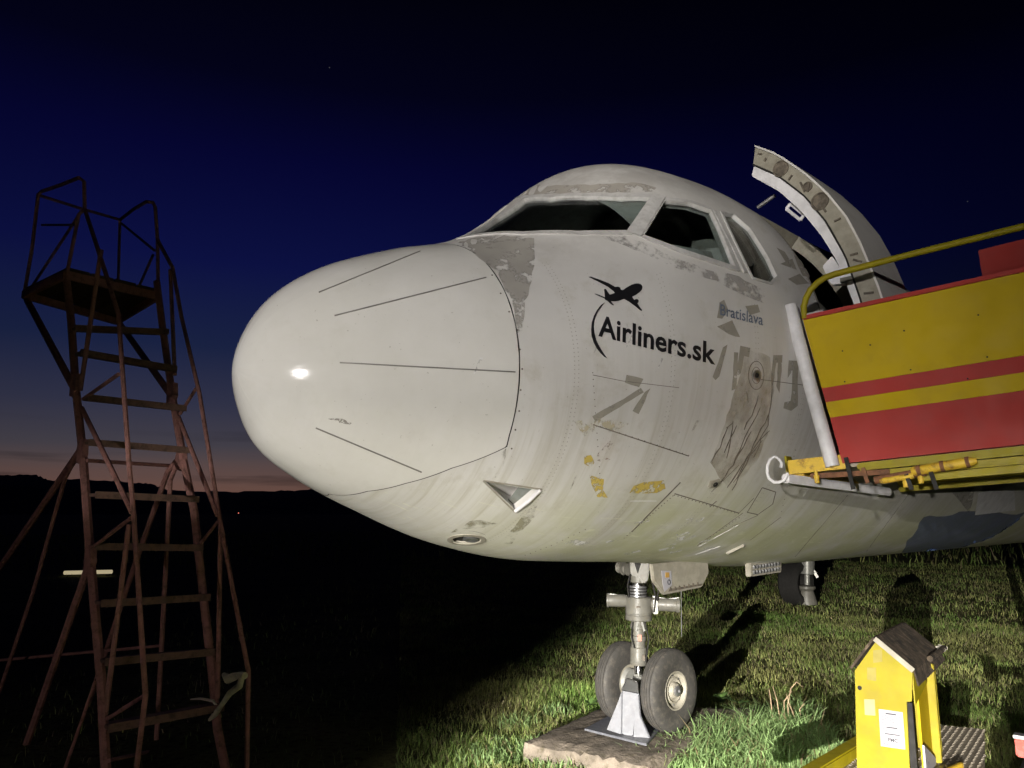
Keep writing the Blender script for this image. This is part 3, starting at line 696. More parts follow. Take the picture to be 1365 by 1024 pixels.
def slab(mb, A_, B_, d0, d1):
    n_ = len(A_); vs = [p + UX * d0 for p in A_] + [p + UX * d0 for p in B_] + [p + UX * d1 for p in A_] + [p + UX * d1 for p in B_]
    fs = []
    for i in range(n_ - 1):
        fs += [(i, i + 1, n_ + i + 1, n_ + i), (2*n_ + i, 3*n_ + i, 3*n_ + i + 1, 2*n_ + i + 1), (i, 2*n_ + i, 2*n_ + i + 1, i + 1), (n_ + i, n_ + i + 1, 3*n_ + i + 1, 3*n_ + i)]
    fs += [(0, n_, 3*n_, 2*n_), (n_ - 1, 3*n_ - 1, 4*n_ - 1, 2*n_ - 1)][:1] + [(n_-1, 3*n_-1, 4*n_-1, 2*n_-1)]
    mb.add(vs, fs)
cen = Pm[12] + (Pm[12] - Po[12]) * 20
Ps = np.array([p + unit(p - q) * .016 for p, q in zip(Po, Pm)])
mb = MB(); slab(mb, Ps, Po + (Ps - Po) * .15, -.012, DW); door = mb.build('passenger_door', M['skin'], AIR, angle=40); door['label'] = 'passenger door swung open, seen edge on'
mb = MB(); slab(mb, Po, Pm, 0, DW - .03); mb.build('door_edge_frame', M['zinc'], door)
Pl = np.array([m_ + (i_ - m_) * 1.0 for m_, i_ in zip(Pm, Pi)])
mb = MB(); slab(mb, Pm + (Pl - Pm) * .06, Pl, .008, DW - .06); mb.build('door_liner', M['roll'], door, bevel=.006)
mb = MB(); slab(mb, Pm + (Po - Pm) * .05, Pm - (Po - Pm) * .05, -.003, .02); mb.build('door_seal', M['dark'], door)
for zx, zy, r_ in ((217, 160, .052), (402, 315, .055), (345, 245, .030)):
    c_ = dpl(zz([(zx, zy)], *k4)[0]); mb = MB(); mb.lathe(c_ - UX * .006, UX, [(.0, r_ * 1.12), (-.004, r_ * 1.1), (-.004, r_), (.004, r_ * .9), (.004, 0)], 20); mb.build('frame_hole', M['line'], door)
mb = MB()
for ln in ([(110,90),(128,92)], [(150,110),(140,125)], [(270,190),(255,215)], [(310,225),(330,270)], [(350,230),(345,270)], [(470,410),(500,395)], [(545,570),(580,560)], [(560,590),(600,600)], [(610,750),(655,745)], [(420,350),(430,365)]):
    a_, b_ = [dpl(q) - UX * .006 for q in zz(ln, *k4)]; mb = MB(); mb.bar(a_, b_, .012, .010, UX); mb.build('door_latch', M['line'], door)
def dp(q, off): return on_plane(q[0], q[1], ac(SD + off, 0, 0), UX)
hq = zz([(262,325),(325,378),(308,402),(242,350)], *k4)
mb = MB(); hp = [dp(q, .10) for q in hq]
for i in range(4): mb.tube([hp[i], hp[(i + 1) % 4]], .012, 8)
mb.build('door_handle', M['roll'], door)
mb = MB(); mb.tube([dp(q, .3) for q in zz([(188,285),(105,343)], *k4)], .014, 8); mb.build('door_stay', M['steel'], AIR)
arm = [dp(q, .12) for q in zz([(410,620),(455,570),(510,650),(560,700),(450,706)], *k4)]
mb = MB(); mb.prism(arm, UX * .06); mb.build('hinge_arm', M['roll'], AIR, bevel=.006)
mb = MB(); mb.bar(dp(zz([(500,690)], *k4)[0], .02), dp(zz([(640,660)], *k4)[0], .02), .03, .03, UX); mb.build('hinge_arm', M['gear'], AIR)
# door jamb inside the opening
mb = MB(); ribbon_st(mb, DOOR, .05, -.10, .10, True); mb.build('door_jamb', M['zinc'], AIR)
mb = MB(); mb.box(ac(4.6, 0, 1.86), UX * 1.35, PX * 1.2, (0, 0, .02)); mb.build('cabin_floor', M['lining'], AIR)
mb = MB(); mb.box(ac(4.3, .15, 2.7), UX * .9, PX * .02, (0, 0, .8)); mb.build('cabin_partition', M['lining'], AIR)

# ---- nose gear (on the centre line)
G0 = ac(3.175, 0, 0)
def gp(x, y, toward=0.): return on_plane(x, y, G0 - np.array([0, toward, 0]), np.array([.16, .985, 0]))
def gz(y): return gp(850, y)[2]
PXM = 5.72 / FPX
leg = lambda x, y: gp(x, y)
def cyl(x, y0, y1, r, name, m, n=28, prof=None, parent=AIR):
    mb = MB(); a_, b_ = leg(x, y0), leg(x, y1); L = np.linalg.norm(b_ - a_); r *= PXM
    mb.lathe(a_, b_ - a_, [(0, 0), (0, r * .94), (.004, r), (L - .004, r), (L, r * .94), (L, 0)] if prof is None else [(h * L, q * r) for h, q in prof], n)
    return mb.build(name, m, parent, angle=40)
strut = cyl(851, 690, 782, 10.5, 'nose_gear_leg', M['gear'])
cyl(851, 776, 781, 12, 'strut_band', M['chrome'], parent=strut); cyl(850, 781, 796, 12, 'strut_sleeve', M['steel'], parent=strut)
for k in range(3): cyl(850, 783 + k * 4, 785 + k * 4, 12.6, 'sleeve_ring', M['dark'], parent=strut)
cyl(851.5, 795, 827, 17.5, 'steering_collar', M['gear'], 36, [(0, 0), (0, .9), (.05, 1), (.70, 1), (.72, .96), (.76, .96), (.78, 1), (.97, .98), (1, .9), (1, 0)], parent=strut)
cyl(851, 826, 864, 9.5, 'lower_leg', M['gear'], prof=[(0, 0), (0, 1), (.15, 1), (.2, 1.15), (.3, 1.15), (.32, .9), (.55, .9), (.57, 1.08), (.72, 1.08), (.74, .95), (1, .95), (1, 0)], parent=strut)
cyl(851, 862, 886, 10.5, 'lower_leg_socket', M['gear'], prof=[(0, 0), (0, .9), (.05, 1), (.8, 1), (.84, 1.06), (1, 1.0), (1, 0)], parent=strut)
cyl(851.5, 884, 908, 6.6, 'oleo_piston', M['chrome'], parent=strut)
mb = MB(); a_ = leg(851, 902); mb.box(a_ - (0, .02, .05), UX * .035, PX * .035, (0, 0, .07)); mb.build('axle_lug', M['gear2'], strut, bevel=.012)
mb = MB(); mb.lathe(leg(851, 913) - (0, .07, 0), (0, -1, 0), [(0, .012), (.012, .012), (.012, 0)], 14); mb.build('lug_bolt', M['steel'], strut)
hor = unit(np.array([.985, -.16, 0]))
for (xa, ya, xb, yb, r_) in ((836, 801, 809, 800, 8.2), (867, 805, 906, 807, 8.6)):
    mb = MB(); a_, b_ = leg(xa, ya), leg(xb, yb); L = np.linalg.norm(b_ - a_); r_ *= PXM
    mb.lathe(a_, b_ - a_, [(0, r_ * .8), (L * .1, r_), (L * .88, r_), (L * .9, r_ * 1.12), (L, r_ * 1.12), (L, r_ * .6), (L * .97, .0)], 24); mb.build('steering_cylinder', M['gear'], strut)
mb = MB(); mb.bar(leg(870, 795), leg(889, 799), .03, .012); mb.bar(leg(889, 799), leg(905, 797), .03, .012); mb.bar(leg(812, 792), leg(836, 795), .03, .010); mb.build('hydraulic_cover', M['gear2'], strut)
mb = MB(); mb.box(leg(872, 808) - (0, .03, 0), hor * .016, (0, .03, 0), (0, 0, .05)); mb.build('cylinder_bracket', M['gear2'], strut, bevel=.004)
mb = MB(); mb.prism([leg(838, 745), leg(864, 745), leg(862, 772), leg(856, 778), leg(847, 768), leg(839, 766)], (0, -.07, 0)); mb.build('leg_yoke', M['gear'], strut, bevel=.01)
mb = MB(); mb.prism([leg(843, 748), leg(853, 748), leg(848, 764)], (0, -.075, 0)); mb.build('yoke_recess', M['dark'], strut)
for x, y in ((828, 756), (834, 759)):
    mb = MB(); mb.lathe(leg(x, y), PX, [(-.02, 0), (-.02, .045), (-.008, .03), (.008, .03), (.02, .045), (.02, 0)], 20); mb.build('pulley', M['gear'], strut)
for pts, r_ in (([(864, 760), (868, 775), (872, 795), (870, 815)], .007), ([(866, 770), (876, 780), (874, 800)], .006), ([(842, 828), (840, 845), (844, 862)], .006), ([(858, 828), (863, 850), (859, 880)], .006), ([(838, 765), (835, 780), (837, 797)], .006)):
    mb = MB(); mb.tube([leg(*q) - (0, .06, 0) for q in pts], r_, 6); mb.build('hydraulic_hose', M['dark'], strut)
for a_, b_ in (((848, 828), (846, 840)), ((854, 828), (857, 840))):
    mb = MB(); mb.bar(leg(*a_) - (0, .05, 0), leg(*b_) - (0, .06, 0), .012, .012, (1, 0, 0)); mb.build('torque_link', M['gear2'], strut)
mb = MB(); mb.box(leg(851, 849) - (0, .056, 0), hor * .014, (0, .002, 0), (0, 0, .022)); mb.build('red_placard', mat('faded_red_placard', (.50, .20, .14), .6), strut)
mb = MB(); mb.box(leg(848, 807) - (0, .100, 0), hor * .014, (0, .002, 0), (0, 0, .006)); mb.box(leg(856, 875) - (0, .062, 0), hor * .010, (0, .002, 0), (0, 0, .02)); mb.build('data_plate', M['line'], strut)
# wheels
WR, AZ = .278, .430
tyre_p = [(-.085, .175), (-.098, .21), (-.103, .245), (-.095, .28), (-.075, .297), (-.062, .302), (-.055, .3025), (-.052, .297), (-.046, .297), (-.043, .3045), (-.020, .306), (-.017, .300), (-.011, .300), (-.008, .306)]
tyre_p = [(a_ * .66, .120 + (b_ - .175) * 1.216) for a_, b_ in tyre_p]
tyre_p = tyre_p + [(-a_, b_) for a_, b_ in reversed(tyre_p)]
def wheel(sgn, parent):
    c = G0 + PX * sgn * .205 + np.array([0, 0, AZ]); ax = PX * sgn
    mb = MB(); mb.lathe(c, ax, tyre_p + [tyre_p[0]], 56); ty = mb.build('wheel', M['tyre'], parent, angle=50)
    mb = MB(); mb.lathe(c, ax, [(-.05, .08), (-.055, .126), (-.04, .124), (.04, .122), (.054, .134), (.060, .130), (.058, .121), (.040, .114), (.030, .104), (.030, .090), (.040, .086), (.044, .078), (.034, .072), (.030, .058), (.048, .052), (.060, .046), (.062, .03), (.055, .028), (.055, 0)], 40)
    mb.build('rim', M['zinc'], ty, angle=30)
    mb = MB(); mb.lathe(c + ax * .062, ax, [(-.01, .034), (.012, .034), (.016, .028), (.016, .012), (.008, .010), (.008, 0)], 20); mb.build('hub_cap', M['steel'], ty)
    mb = MB()
    a_ = unit(np.cross(ax, (0, 0, 1))); b_ = np.cross(ax, a_)
    for k in range(8):
        q = c + ax * .024 + .097 * (a_ * math.cos(k * R(45)) + b_ * math.sin(k * R(45))); mb.lathe(q, ax, [(-.01, .007), (.010, .007), (.010, 0)], 6)
    mb.build('rim_bolt', M['steel'], ty)
    mb = MB(); mb.lathe(c - ax * .05, ax, [(-.03, .0), (-.03, .09), (.0, .10)], 24); mb.build('brake_disc', M['gear2'], ty)
    return ty
wheel(1, AIR); wheel(-1, AIR)
mb = MB(); mb.lathe(G0 + np.array([0, 0, AZ]) - PX * .2, PX, [(0, .03), (.4, .03)], 16); mb.build('axle', M['gear2'], AIR)
# gear doors
gd = [(869, 752), (872, 775), (886, 793), (936, 783), (945, 765), (944, 745)]
def gdp(q): return on_plane(q[0], q[1], G0 + PX * .30, PX)
mb = MB(); mb.prism([gdp(q) for q in gd], -PX * .03); gdoor = mb.build('gear_door', M['zinc'], AIR, bevel=.006)
mb = MB(); mb.prism([gdp(q) + PX * .003 for q in [(890, 789), (934, 780.5), (936, 778), (892, 785)]], PX * .004); mb.build('door_seam', M['line'], gdoor)
mb = MB(); mb.prism([gdp(q) + PX * .003 for q in [(881, 761), (894, 761), (895, 780), (885, 789), (883, 780)]], PX * .002); mb.build('placard', M['white'], gdoor)
mb = MB(); mb.prism([gdp(q) + PX * .006 for q in [(886, 763), (891, 763), (891, 770), (886, 770)]], PX * .002); mb.build('placard_mark', mat('ochre_ink', (.42, .25, .06), .5), gdoor)
mb = MB(); c_ = gdp((890.5, 776)) + PX * .007; mb.lathe(c_, PX, [(0, .013), (.002, .013), (.002, .018), (0, .018)], 16); mb.build('placard_mark', M['ink'], gdoor)
mb = MB()
for k in range(7):
    q = (893 + k * 6, 784.5 - k * 1.15); mb.lathe(gdp(q) + PX * .004, PX, [(0, .009), (.004, .007), (.004, 0)], 8)
mb.build('door_bolt', M['line'], gdoor)
fd = [(1000, 747), (1001, 769), (1042, 763), (1042, 745)]
def fdp(q): return on_plane(q[0], q[1], ac(6.2, .35, 0), PX)
mb = MB(); mb.prism([fdp(q) for q in fd], -PX * .05); fdoor = mb.build('gear_door', M['zinc'], AIR, bevel=.006)
mb = MB()
for k in range(9):
    for y in (756, 763): mb.lathe(fdp((1005 + k * 4, y - k * .55)), PX, [(0, .018), (.012, .014), (.012, 0)], 8)
mb.build('door_bolt', M['steel'], fdoor)
mb = MB(); mb.tube([at_depth(908, 785, 5.6), at_depth(908.5, 849, 5.6)], .0035, 6); mb.build('static_wick', M['steel'], AIR)

Z1_ = np.array([0, 0, 1.])
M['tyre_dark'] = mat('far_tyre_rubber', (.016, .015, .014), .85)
# ---- main gear, wing and tail (mostly out of view)
def main_leg(c, d=1):
    mb = MB(); mb.tube([c + (0, 0, 1.7), c + (0, 0, .95), c + (0, 0, .94), c + (0, 0, .45)], [.09, .085, .045, .045], 16); lg = mb.build('main_gear_leg', M['gear2'], AIR)
    for sg_ in (-.22, .22):
        mb = MB(); q = c + PX * sg_ + np.array([0, 0, .47]); mb.lathe(q, PX, [(-.13, .25), (-.15, .33), (-.15, .40), (-.10, .47), (.10, .47), (.15, .40), (.15, .33), (.13, .25), (-.13, .25)], 40); w_ = mb.build('wheel', M['tyre'], AIR)
        mb = MB(); mb.lathe(q, PX, [(-.12, .0), (-.12, .26), (.12, .26), (.12, 0)], 28); mb.build('rim', M['zinc'], w_)
MG = on_z(1066, 806, 0.02); MG = np.array([MG[0], MG[1], 0])
def mgp(x, y): return on_plane(x, y, MG, unit(np.array([MG[0], MG[1], 0])))
mk = float(project(MG)[2]) / FPX
mb = MB(); q = mgp(1061, 777); q[2] = .40; mb.lathe(q, PX, [(-.10, .18), (-.17, .24), (-.19, .32), (-.13, .39), (.13, .39), (.19, .32), (.17, .24), (.10, .18), (-.10, .18)], 40); w_ = mb.build('wheel', M['tyre_dark'], AIR)
mb = MB(); mb.tube([mgp(1076, 735), mgp(1076, 752), mgp(1076, 765), mgp(1076, 766), mgp(1076, 784)], [.13, .13, .12, .05, .05], 16); lg = mb.build('main_gear_leg', M['gear2'], AIR)
mb = MB(); mb.lathe(mgp(1076, 804), Z1_, [(-.02, 0), (-.02, 13 * mk), (.02, 13 * mk), (16 * mk, 9 * mk), (19 * mk, 12 * mk), (22 * mk, 12 * mk), (24 * mk, 4 * mk), (24 * mk, 0)], 20); mb.build('jack_base', M['gear'], AIR)
mb = MB(); mb.bar(mgp(1079, 752), mgp(1090, 770), .05, .05); mb.build('side_strut', M['gear2'], AIR)
pr_ = float(np.dot(MG - NOSE, PX)); sr_ = float(np.dot(MG - NOSE, UX))
main_leg(ac(sr_, -pr_, 0))
for sg_ in (1, -1):
    mb = MB(); root = [(11.2, 1.35, 1.35), (14.9, 1.35, 1.30)]; 
    rt, tp = [], []
    for k in range(14):
        a_ = k * 2 * math.pi / 14; x = .5 - .5 * math.cos(a_); z = .07 * math.sin(a_) * (1 - .5 * x)
        rt.append(ac(11.4 + 4.2 * x, sg_ * 1.2, 1.45 + z * 4.2)); tp.append(ac(15.6 + 1.5 * x, sg_ * 14, 2.15 + z * 1.5))
    mb.add(rt + tp, [(k, (k + 1) % 14, 14 + (k + 1) % 14, 14 + k) for k in range(14)] + [tuple(range(14)), tuple(range(27, 13, -1))]); mb.build('wing', M['skin'], AIR, angle=50)
mb = MB(); fin = [ac(23.5, 0, 3.9), ac(27.2, 0, 7.6), ac(29.4, 0, 7.6), ac(28.8, 0, 3.4)]; mb.prism([p - PX * .14 for p in fin], PX * .28); mb.build('tail_fin', M['skin'], AIR, bevel=.05)
for sg_ in (1, -1):
    mb = MB(); tl_ = [ac(27.0, 0, 7.65), ac(29.6, sg_ * 4.4, 7.75), ac(30.6, sg_ * 4.4, 7.75), ac(29.6, 0, 7.65)]; mb.prism(tl_, (0, 0, .15)); mb.build('tailplane', M['skin'], AIR, bevel=.03)
    mb = MB(); mb.lathe(ac(20.2, sg_ * 2.3, 3.0), UX, [(0, .55), (.05, .66), (.5, .74), (2.6, .72), (4.2, .5), (4.2, .40), (.4, .5)], 32); mb.build('engine', M['skin'], AIR)

# ================================================================== BOARDING STAIRS
E1 = unit([.789, -.611, .07]); E2 = unit(np.array([.612, .791, 0]) - E1 * np.dot(E1, [.612, .791, 0])); E3 = np.cross(E1, E2)
SO = at_depth(1123, 618, 4.48); KS = 4.48 / 4.62
H1 = unit([E1[0], E1[1], 0]); Z1 = np.array([0, 0, 1.])
def st(a, b, c): return SO + (E1 * a + E2 * b + E3 * c) * KS
STAIR = thing('boarding_stairs', st(1.2, .7, 0) * np.array([1, 1, 0]), 'red and yellow mobile boarding stairs drawn up to the open airliner door', 'boarding stairs')
PL = 2.7
lx = lambda c: -.121 * c                                      # raked front edge
bands = [(0, .285, 'red'), (.285, .383, 'yellow_clean'), (.383, .472, 'red'), (.472, .925, 'yellow_clean')]
for c0, c1, m_ in bands:
    mb = MB(); mb.prism([st(lx(c0), 0, c0 + .0004), st(PL, 0, c0 + .0004), st(PL, 0, c1 - .0004), st(lx(c1), 0, c1 - .0004)], E2 * .028); mb.build('side_panel', M[m_], STAIR)
for x, y in ((1160, 460), (1205, 441), (1214, 493), (1126, 509), (1304, 420), (1316, 476), (1123, 468), (1290, 505)):
    c_ = on_plane(x, y, SO, E2); mb = MB(); mb.lathe(c_, -E2, [(-.004, .0), (-.004, .0055), (.003, .0045), (.0035, 0)], 8); mb.build('panel_bolt', M['dark'], STAIR)
mb = MB(); mb.prism([st(lx(.925), -.012, .926), st(PL, -.012, .926), st(PL, -.012, .952), st(lx(.95), -.012, .952)], E2 * .05); mb.build('top_rail', M['red'], STAIR, bevel=.004)
mb = MB(); mb.bar(st(-.10, .005, .955), st(.02, .005, .957), .03, .008); mb.build('edge_trim', M['white'], STAIR)
for c0, c1, m_ in ((0, .5, 'red'), (.5, .93, 'yellow_clean')):
    mb = MB(); mb.prism([st(0, 1.42, c0), st(PL, 1.42, c0), st(PL, 1.42, c1), st(0, 1.42, c1)], E2 * .028); mb.build('side_panel', M[m_], STAIR)
mb = MB(); mb.prism([st(.785, 1.40, .93), st(PL, 1.40, .93), st(PL, 1.40, 1.56), st(.785, 1.40, 1.535), st(.78, 1.40, 1.375)], E2 * .04); mb.build('side_panel', M['red'], STAIR, bevel=.004)
def tiny(mbx, pts, r_): mbx.tube(pts, r_, 12)
hr = [st(-.10, 0, .93), st(-.095, 0, 1.01), st(-.075, 0, 1.06), st(-.04, 0, 1.11), st(.01, 0, 1.145), st(.06, 0, 1.165), st(.12, 0, 1.172), st(.5, 0, 1.178), st(1.12, 0, 1.178), st(PL, 0, 1.18)]
mb = MB(); mb.tube(hr, .019, 14); mb.build('handrail', M['yellow'], STAIR)
for a_ in (1.9, PL): mb = MB(); mb.tube([st(a_, 0, .95), st(a_, 0, 1.18)], .016, 12); mb.build('handrail_post', M['yellow'], STAIR)
rollx = [st(-.175 + .03 * 0, -.012, 1.035), st(-.055, -.012, -.012)]
mb = MB(); mb.tube([rollx[0], (rollx[0] + rollx[1]) / 2 - E1 * .006, rollx[1]], .040, 22); rl_ = mb.build('edge_bumper', M['roll'], STAIR)
# far-side edge bumper
mb = MB(); mb.tube([st(-.12, 1.43, 1.0), st(-.05, 1.43, 0)], .040, 18); mb.build('edge_bumper', M['roll'], STAIR)
# platform floor and frame
mb = MB(); mb.box(st(PL / 2 - .1, .73, -.012), E1 * (PL / 2 + .1), E2 * .66, E3 * .010); mb.build('platform_floor', M['tread'], STAIR)
mb = MB(); mb.bar(st(-.33, .06, -.018 + .03), st(.02, .06, .012), .10, .085, E3); mb.build('beam_stub', M['rustyel'], STAIR, bevel=.004)
mb = MB(); mb.bar(st(-.345, .06, .035), st(-.33, .06, .035), .105, .10, E3); mb.build('beam_end_cap', M['yellow'], STAIR, bevel=.004)
for k, (c_, h_, m_) in enumerate(((-.030, .045, 'yellow'), (-.078, .040, 'yellow'), (-.122, .040, 'yellow'))):
    mb = MB(); mb.box(st(.12 + .10 * k + (PL - .1) / 2, .02 + .03 * k, c_), E1 * ((PL - .1) / 2 - .05 * k), E2 * .03, E3 * h_ / 2); mb.build('frame_rail', M[m_], STAIR, bevel=.010)
for k in range(3):
    mb = MB(); mb.box(st(.06 + PL / 2, 1.38, -.03 - k * .046), E1 * (PL / 2), E2 * .03, E3 * .02); mb.build('frame_rail', M['yellow'], STAIR, bevel=.008)
for a_ in (-.28, .5, 1.3, 2.1): mb = MB(); mb.bar(st(a_, .05, -.05), st(a_, 1.36, -.05), .06, .06, E3); mb.build('cross_beam', M['rustyel'], STAIR, bevel=.005)
mb = MB(); mb.tube([st(.17, -.02, -.118), st(.30, -.02, -.106), st(.44, -.02, -.096)], .022, 14); mb.build('rusty_tube', M['rust'], STAIR)
mb = MB(); mb.tube([st(.20, -.035, -.128), st(.22, -.035, -.126), st(.38, -.035, -.112)], [.012, .017, .017], 12); mb.build('rusty_tube', M['rustyel'], STAIR)
mb = MB(); mb.tube([st(.37, -.03, -.088), st(.385, -.03, -.088), st(.66, -.03, -.066), st(.70, -.03, -.064)], [.016, .026, .027, .014], 16); mb.build('rusty_sleeve', M['rustyel'], STAIR)
for a_ in (.40, .52, .645): mb = MB(); mb.tube([st(a_, -.03, -.087 + (a_ - .385) * .08), st(a_ + .02, -.03, -.0855 + (a_ - .385) * .08)], .0295, 16); mb.build('sleeve_band', M['rust'], STAIR)
mb = MB(); mb.bar(st(-.2, .02, -.055), st(.25, .02, -.075), .03, .03, E3); mb.build('lock_bar', M['rust'], STAIR, bevel=.004)
for a_, c_ in ((-.155, -.075), (.33, -.145), (.41, -.13)): mb = MB(); mb.lathe(st(a_, -.02, c_), E3, [(-.03, 0), (-.028, .014), (.02, .016), (.02, .009), (.05, .009)], 10); mb.build('lock_pin', M['rustyel'], STAIR)
for a_, c0, c1, m_ in ((.035, .03, -.16, 'dark'), (.12, -.04, -.13, 'rust'), (.345, -.1, -.19, 'dark'), (.47, -.1, -.2, 'dark')):
    mb = MB(); mb.bar(st(a_, -.045, c0), st(a_ + .015, -.04, c1), .022, .012, E2); mb.build('hanging_bracket', M[m_], STAIR)
# flat lip bar along the front of the floor, an open rubber ring curling off its end
ra, rb = at_depth(1046, 638, 4.46), at_depth(1184, 656, 5.15)
mb = MB(); mb.bar(ra, rb, .05, .052); mb.build('lip_bar', M['roll'], STAIR, bevel=.008)
rc = at_depth(1035, 627, 4.44); yr = unit(np.cross(ray(1035, 627), Z1)); kr = 4.44 / FPX
ring = [(6, -3), (7, -9), (4, -15), (-1, -18), (-7, -15), (-11, -7), (-12, 3), (-10, 11), (-4, 16), (3, 16), (9, 13), (12, 8), (14, 4)]
mb = MB(); mb.tube([rc + yr * x * kr - Z1 * y * kr + unit(ray(1035, 627)) * .002 * k for k, (x, y) in enumerate(ring)], .0095, 10); mb.build('rubber_ring', M['roll'], STAIR)
# flight of steps beyond the frame, legs, chassis
FL = PL + 2.7
for b_ in (.03, 1.39):
    mb = MB(); mb.prism([st(PL, b_, -.05), st(FL, b_, -1.75), st(FL, b_, -.85), st(PL, b_, .93)], E2 * .03); mb.build('side_panel', M['red'], STAIR)
for k in range(9):
    mb = MB(); t_ = (k + .5) / 9; mb.box(st(PL + 2.7 * t_, .72, -.10 - 1.72 * t_), E1 * .15, E2 * .66, E3 * .015); mb.build('step_tread', M['tread'], STAIR)
CZ = .33
gx = lambda x, y, z=CZ: on_z(x, y, z)
BC = at_depth(1178, 950, 4.0)                                   # middle of the cabinet front
def bx(x, y): return on_plane(x, y, BC, E2)
bl_, br_ = bx(1143.5, 1010), bx(1213, 1010)
def ch(a, b, z): return np.array([BC[0], BC[1], 0]) + H1 * a + E2 * b + Z1 * z
dk = [on_z(x, y, CZ) for x, y in ((1095, 1052), (1135, 1000), (1250, 966), (1312, 972), (1313, 1062))]
mb = MB(); mb.prism([p - Z1 * .02 for p in dk], Z1 * .018); deck = mb.build('deck_plate', M['tread'], STAIR)
mb = MB(); dq = [tuple(p[:2]) for p in dk]; lo_ = np.min(dq, 0); hi_ = np.max(dq, 0)
for i in range(60):
    for j in range(60):
        c = np.array([*lo_, 0]) + H1 * (i * .034 - .9) + E2 * (j * .034); c[2] = CZ - .0015
        if not inside(np.array([c[0]]), np.array([c[1]]), dq)[0]: continue
        sgn = 1 if (i + j) % 2 else -1
        d1 = unit(H1 + sgn * E2) * .015; d2 = unit(H1 - sgn * E2) * .004
        mb.add([c - d1, c + d2, c + d1, c - d2, c + Z1 * .006], [(0, 1, 4), (1, 2, 4), (2, 3, 4), (3, 0, 4)])
o_ = mb.build('tread_stud', M['stud'], deck, smooth=False); o_['kind'] = 'stuff'
b0, b1 = on_z(1140, 988, CZ + .06), on_z(1062, 1034, CZ + .06)
mb = MB(); mb.bar(b0 + (b0 - b1) * .15 - Z1 * .05, b1 + (b1 - b0) * .8 - Z1 * .05, .085, .10); mb.build('chassis_beam', M['yellow'], STAIR, bevel=.008)
mb = MB(); mb.box(ch(.30, -.62, CZ - .08), H1 * .50, E2 * .04, Z1 * .05); mb.build('chassis_beam', M['yellow'], STAIR, bevel=.008)
mb = MB(); mb.box(ch(1.7, .7, CZ - .12), H1 * 1.2, E2 * .62, Z1 * .08); mb.build('chassis', M['steel'], STAIR, bevel=.02)
for a_, b_ in ((.9, .05), (.9, 1.25), (2.2, .05), (2.2, 1.25)):
    mb = MB(); mb.bar(ch(a_, b_, CZ - .05), st(a_ + .55, b_, -.08), .07, .07, E2); mb.build('support_leg', M['yellow'], STAIR, bevel=.006)
for a_, b_ in ((.85, 0), (.85, 1.3), (2.7, 0), (2.7, 1.3)):
    mb = MB(); mb.lathe(ch(a_, b_, .24), E2, [(-.08, .12), (-.09, .20), (-.06, .24), (.06, .24), (.09, .20), (.08, .12), (-.08, .12)], 32); w_ = mb.build('wheel', M['tyre'], STAIR)
    mb = MB(); mb.lathe(ch(a_, b_, .24), E2, [(-.07, 0), (-.07, .125), (.07, .125), (.07, 0)], 24); mb.build('rim', M['yellow'], w_)
lr = at_depth(1368, 997, 3.9)
mb = MB(); mb.box(lr, H1 * .045, E2 * .03, Z1 * .045); rlm = mb.build('tail_lamp', M['redlens'], STAIR, bevel=.008)
mb = MB(); mb.box(lr + Z1 * .053, H1 * .05, E2 * .035, Z1 * .008); mb.build('lamp_cap', M['steel'], rlm, bevel=.003)
mb = MB(); mb.bar(lr + E2 * .03 - Z1 * .0, lr + E2 * .03 + H1 * .4, .03, .03); mb.build('lamp_arm', M['steel'], STAIR)

# ================================================================== CONTROL CABINET
CAB = thing('control_cabinet', np.array([BC[0], BC[1], CZ]), 'yellow gabled control cabinet with a dark mossy roof and a white notice', 'cabinet')
DP = .60
front = [bx(1143.5, 1040), bx(1139.5, 894), bx(1168, 854.5), bx(1216, 896), bx(1215.5, 935), bx(1208.5, 936), bx(1213.5, 1040)]
front = [np.array([p[0], p[1], max(p[2], CZ)]) for p in front]
mb = MB(); mb.prism(front, E2 * .012); mb.build('front_panel', M['yellow'], CAB)
L0, L1, APX, RE = front[0], front[1], front[2], front[3]
mb = MB(); mb.prism([L0 + E2 * .014, L1 + E2 * .014, L1 + E2 * DP, L0 + E2 * DP], H1 * .012); mb.build('side_wall', M['yellow'], CAB)
back = [p + E2 * DP for p in (L0, L1, APX, RE)] + [np.array([*(RE + E2 * DP)[:2], CZ])]
mb = MB(); mb.prism(back, E2 * .012); mb.build('back_wall', M['yellow'], CAB)
RB = np.array([RE[0], RE[1], CZ])
# right side: gusset, inner door leaf standing inside, corner post
tri = [RE + E2 * .014, RE + E2 * .014 - Z1 * .235, RE + E2 * .014 + E2 * .30 - Z1 * .055]
mb = MB(); mb.prism([RE + E2 * .014, RE + E2 * .014 - Z1 * .165, RE + E2 * .26 - Z1 * .085 + H1 * .02], -H1 * .006); mb.build('side_gusset', M['yellow'], CAB)
mb = MB(); mb.prism([RB + E2 * .10, RB + E2 * .34, RE + E2 * .34 - Z1 * .03, RE + E2 * .10 - Z1 * .12], -H1 * .010); mb.build('side_door', M['yellow_clean'], CAB)
mb = MB(); mb.bar(RB + E2 * .37 + H1 * .012, RE + E2 * .37 + H1 * .012 - Z1 * .01, .05, .035, E2); mb.build('corner_post', M['yellow'], CAB, bevel=.004)
mb = MB(); mb.bar(RB + E2 * .04 - H1 * .035, RE + E2 * .04 - H1 * .035 - Z1 * .16, .03, .02, E2); mb.build('door_gap', M['dark'], CAB)
mb = MB(); mb.bar(RB + H1 * .05 + E2 * .03, RB + H1 * .13 + E2 * .36 , .02, .05); mb.build('sill_strip', M['rustyel'], CAB, bevel=.003)
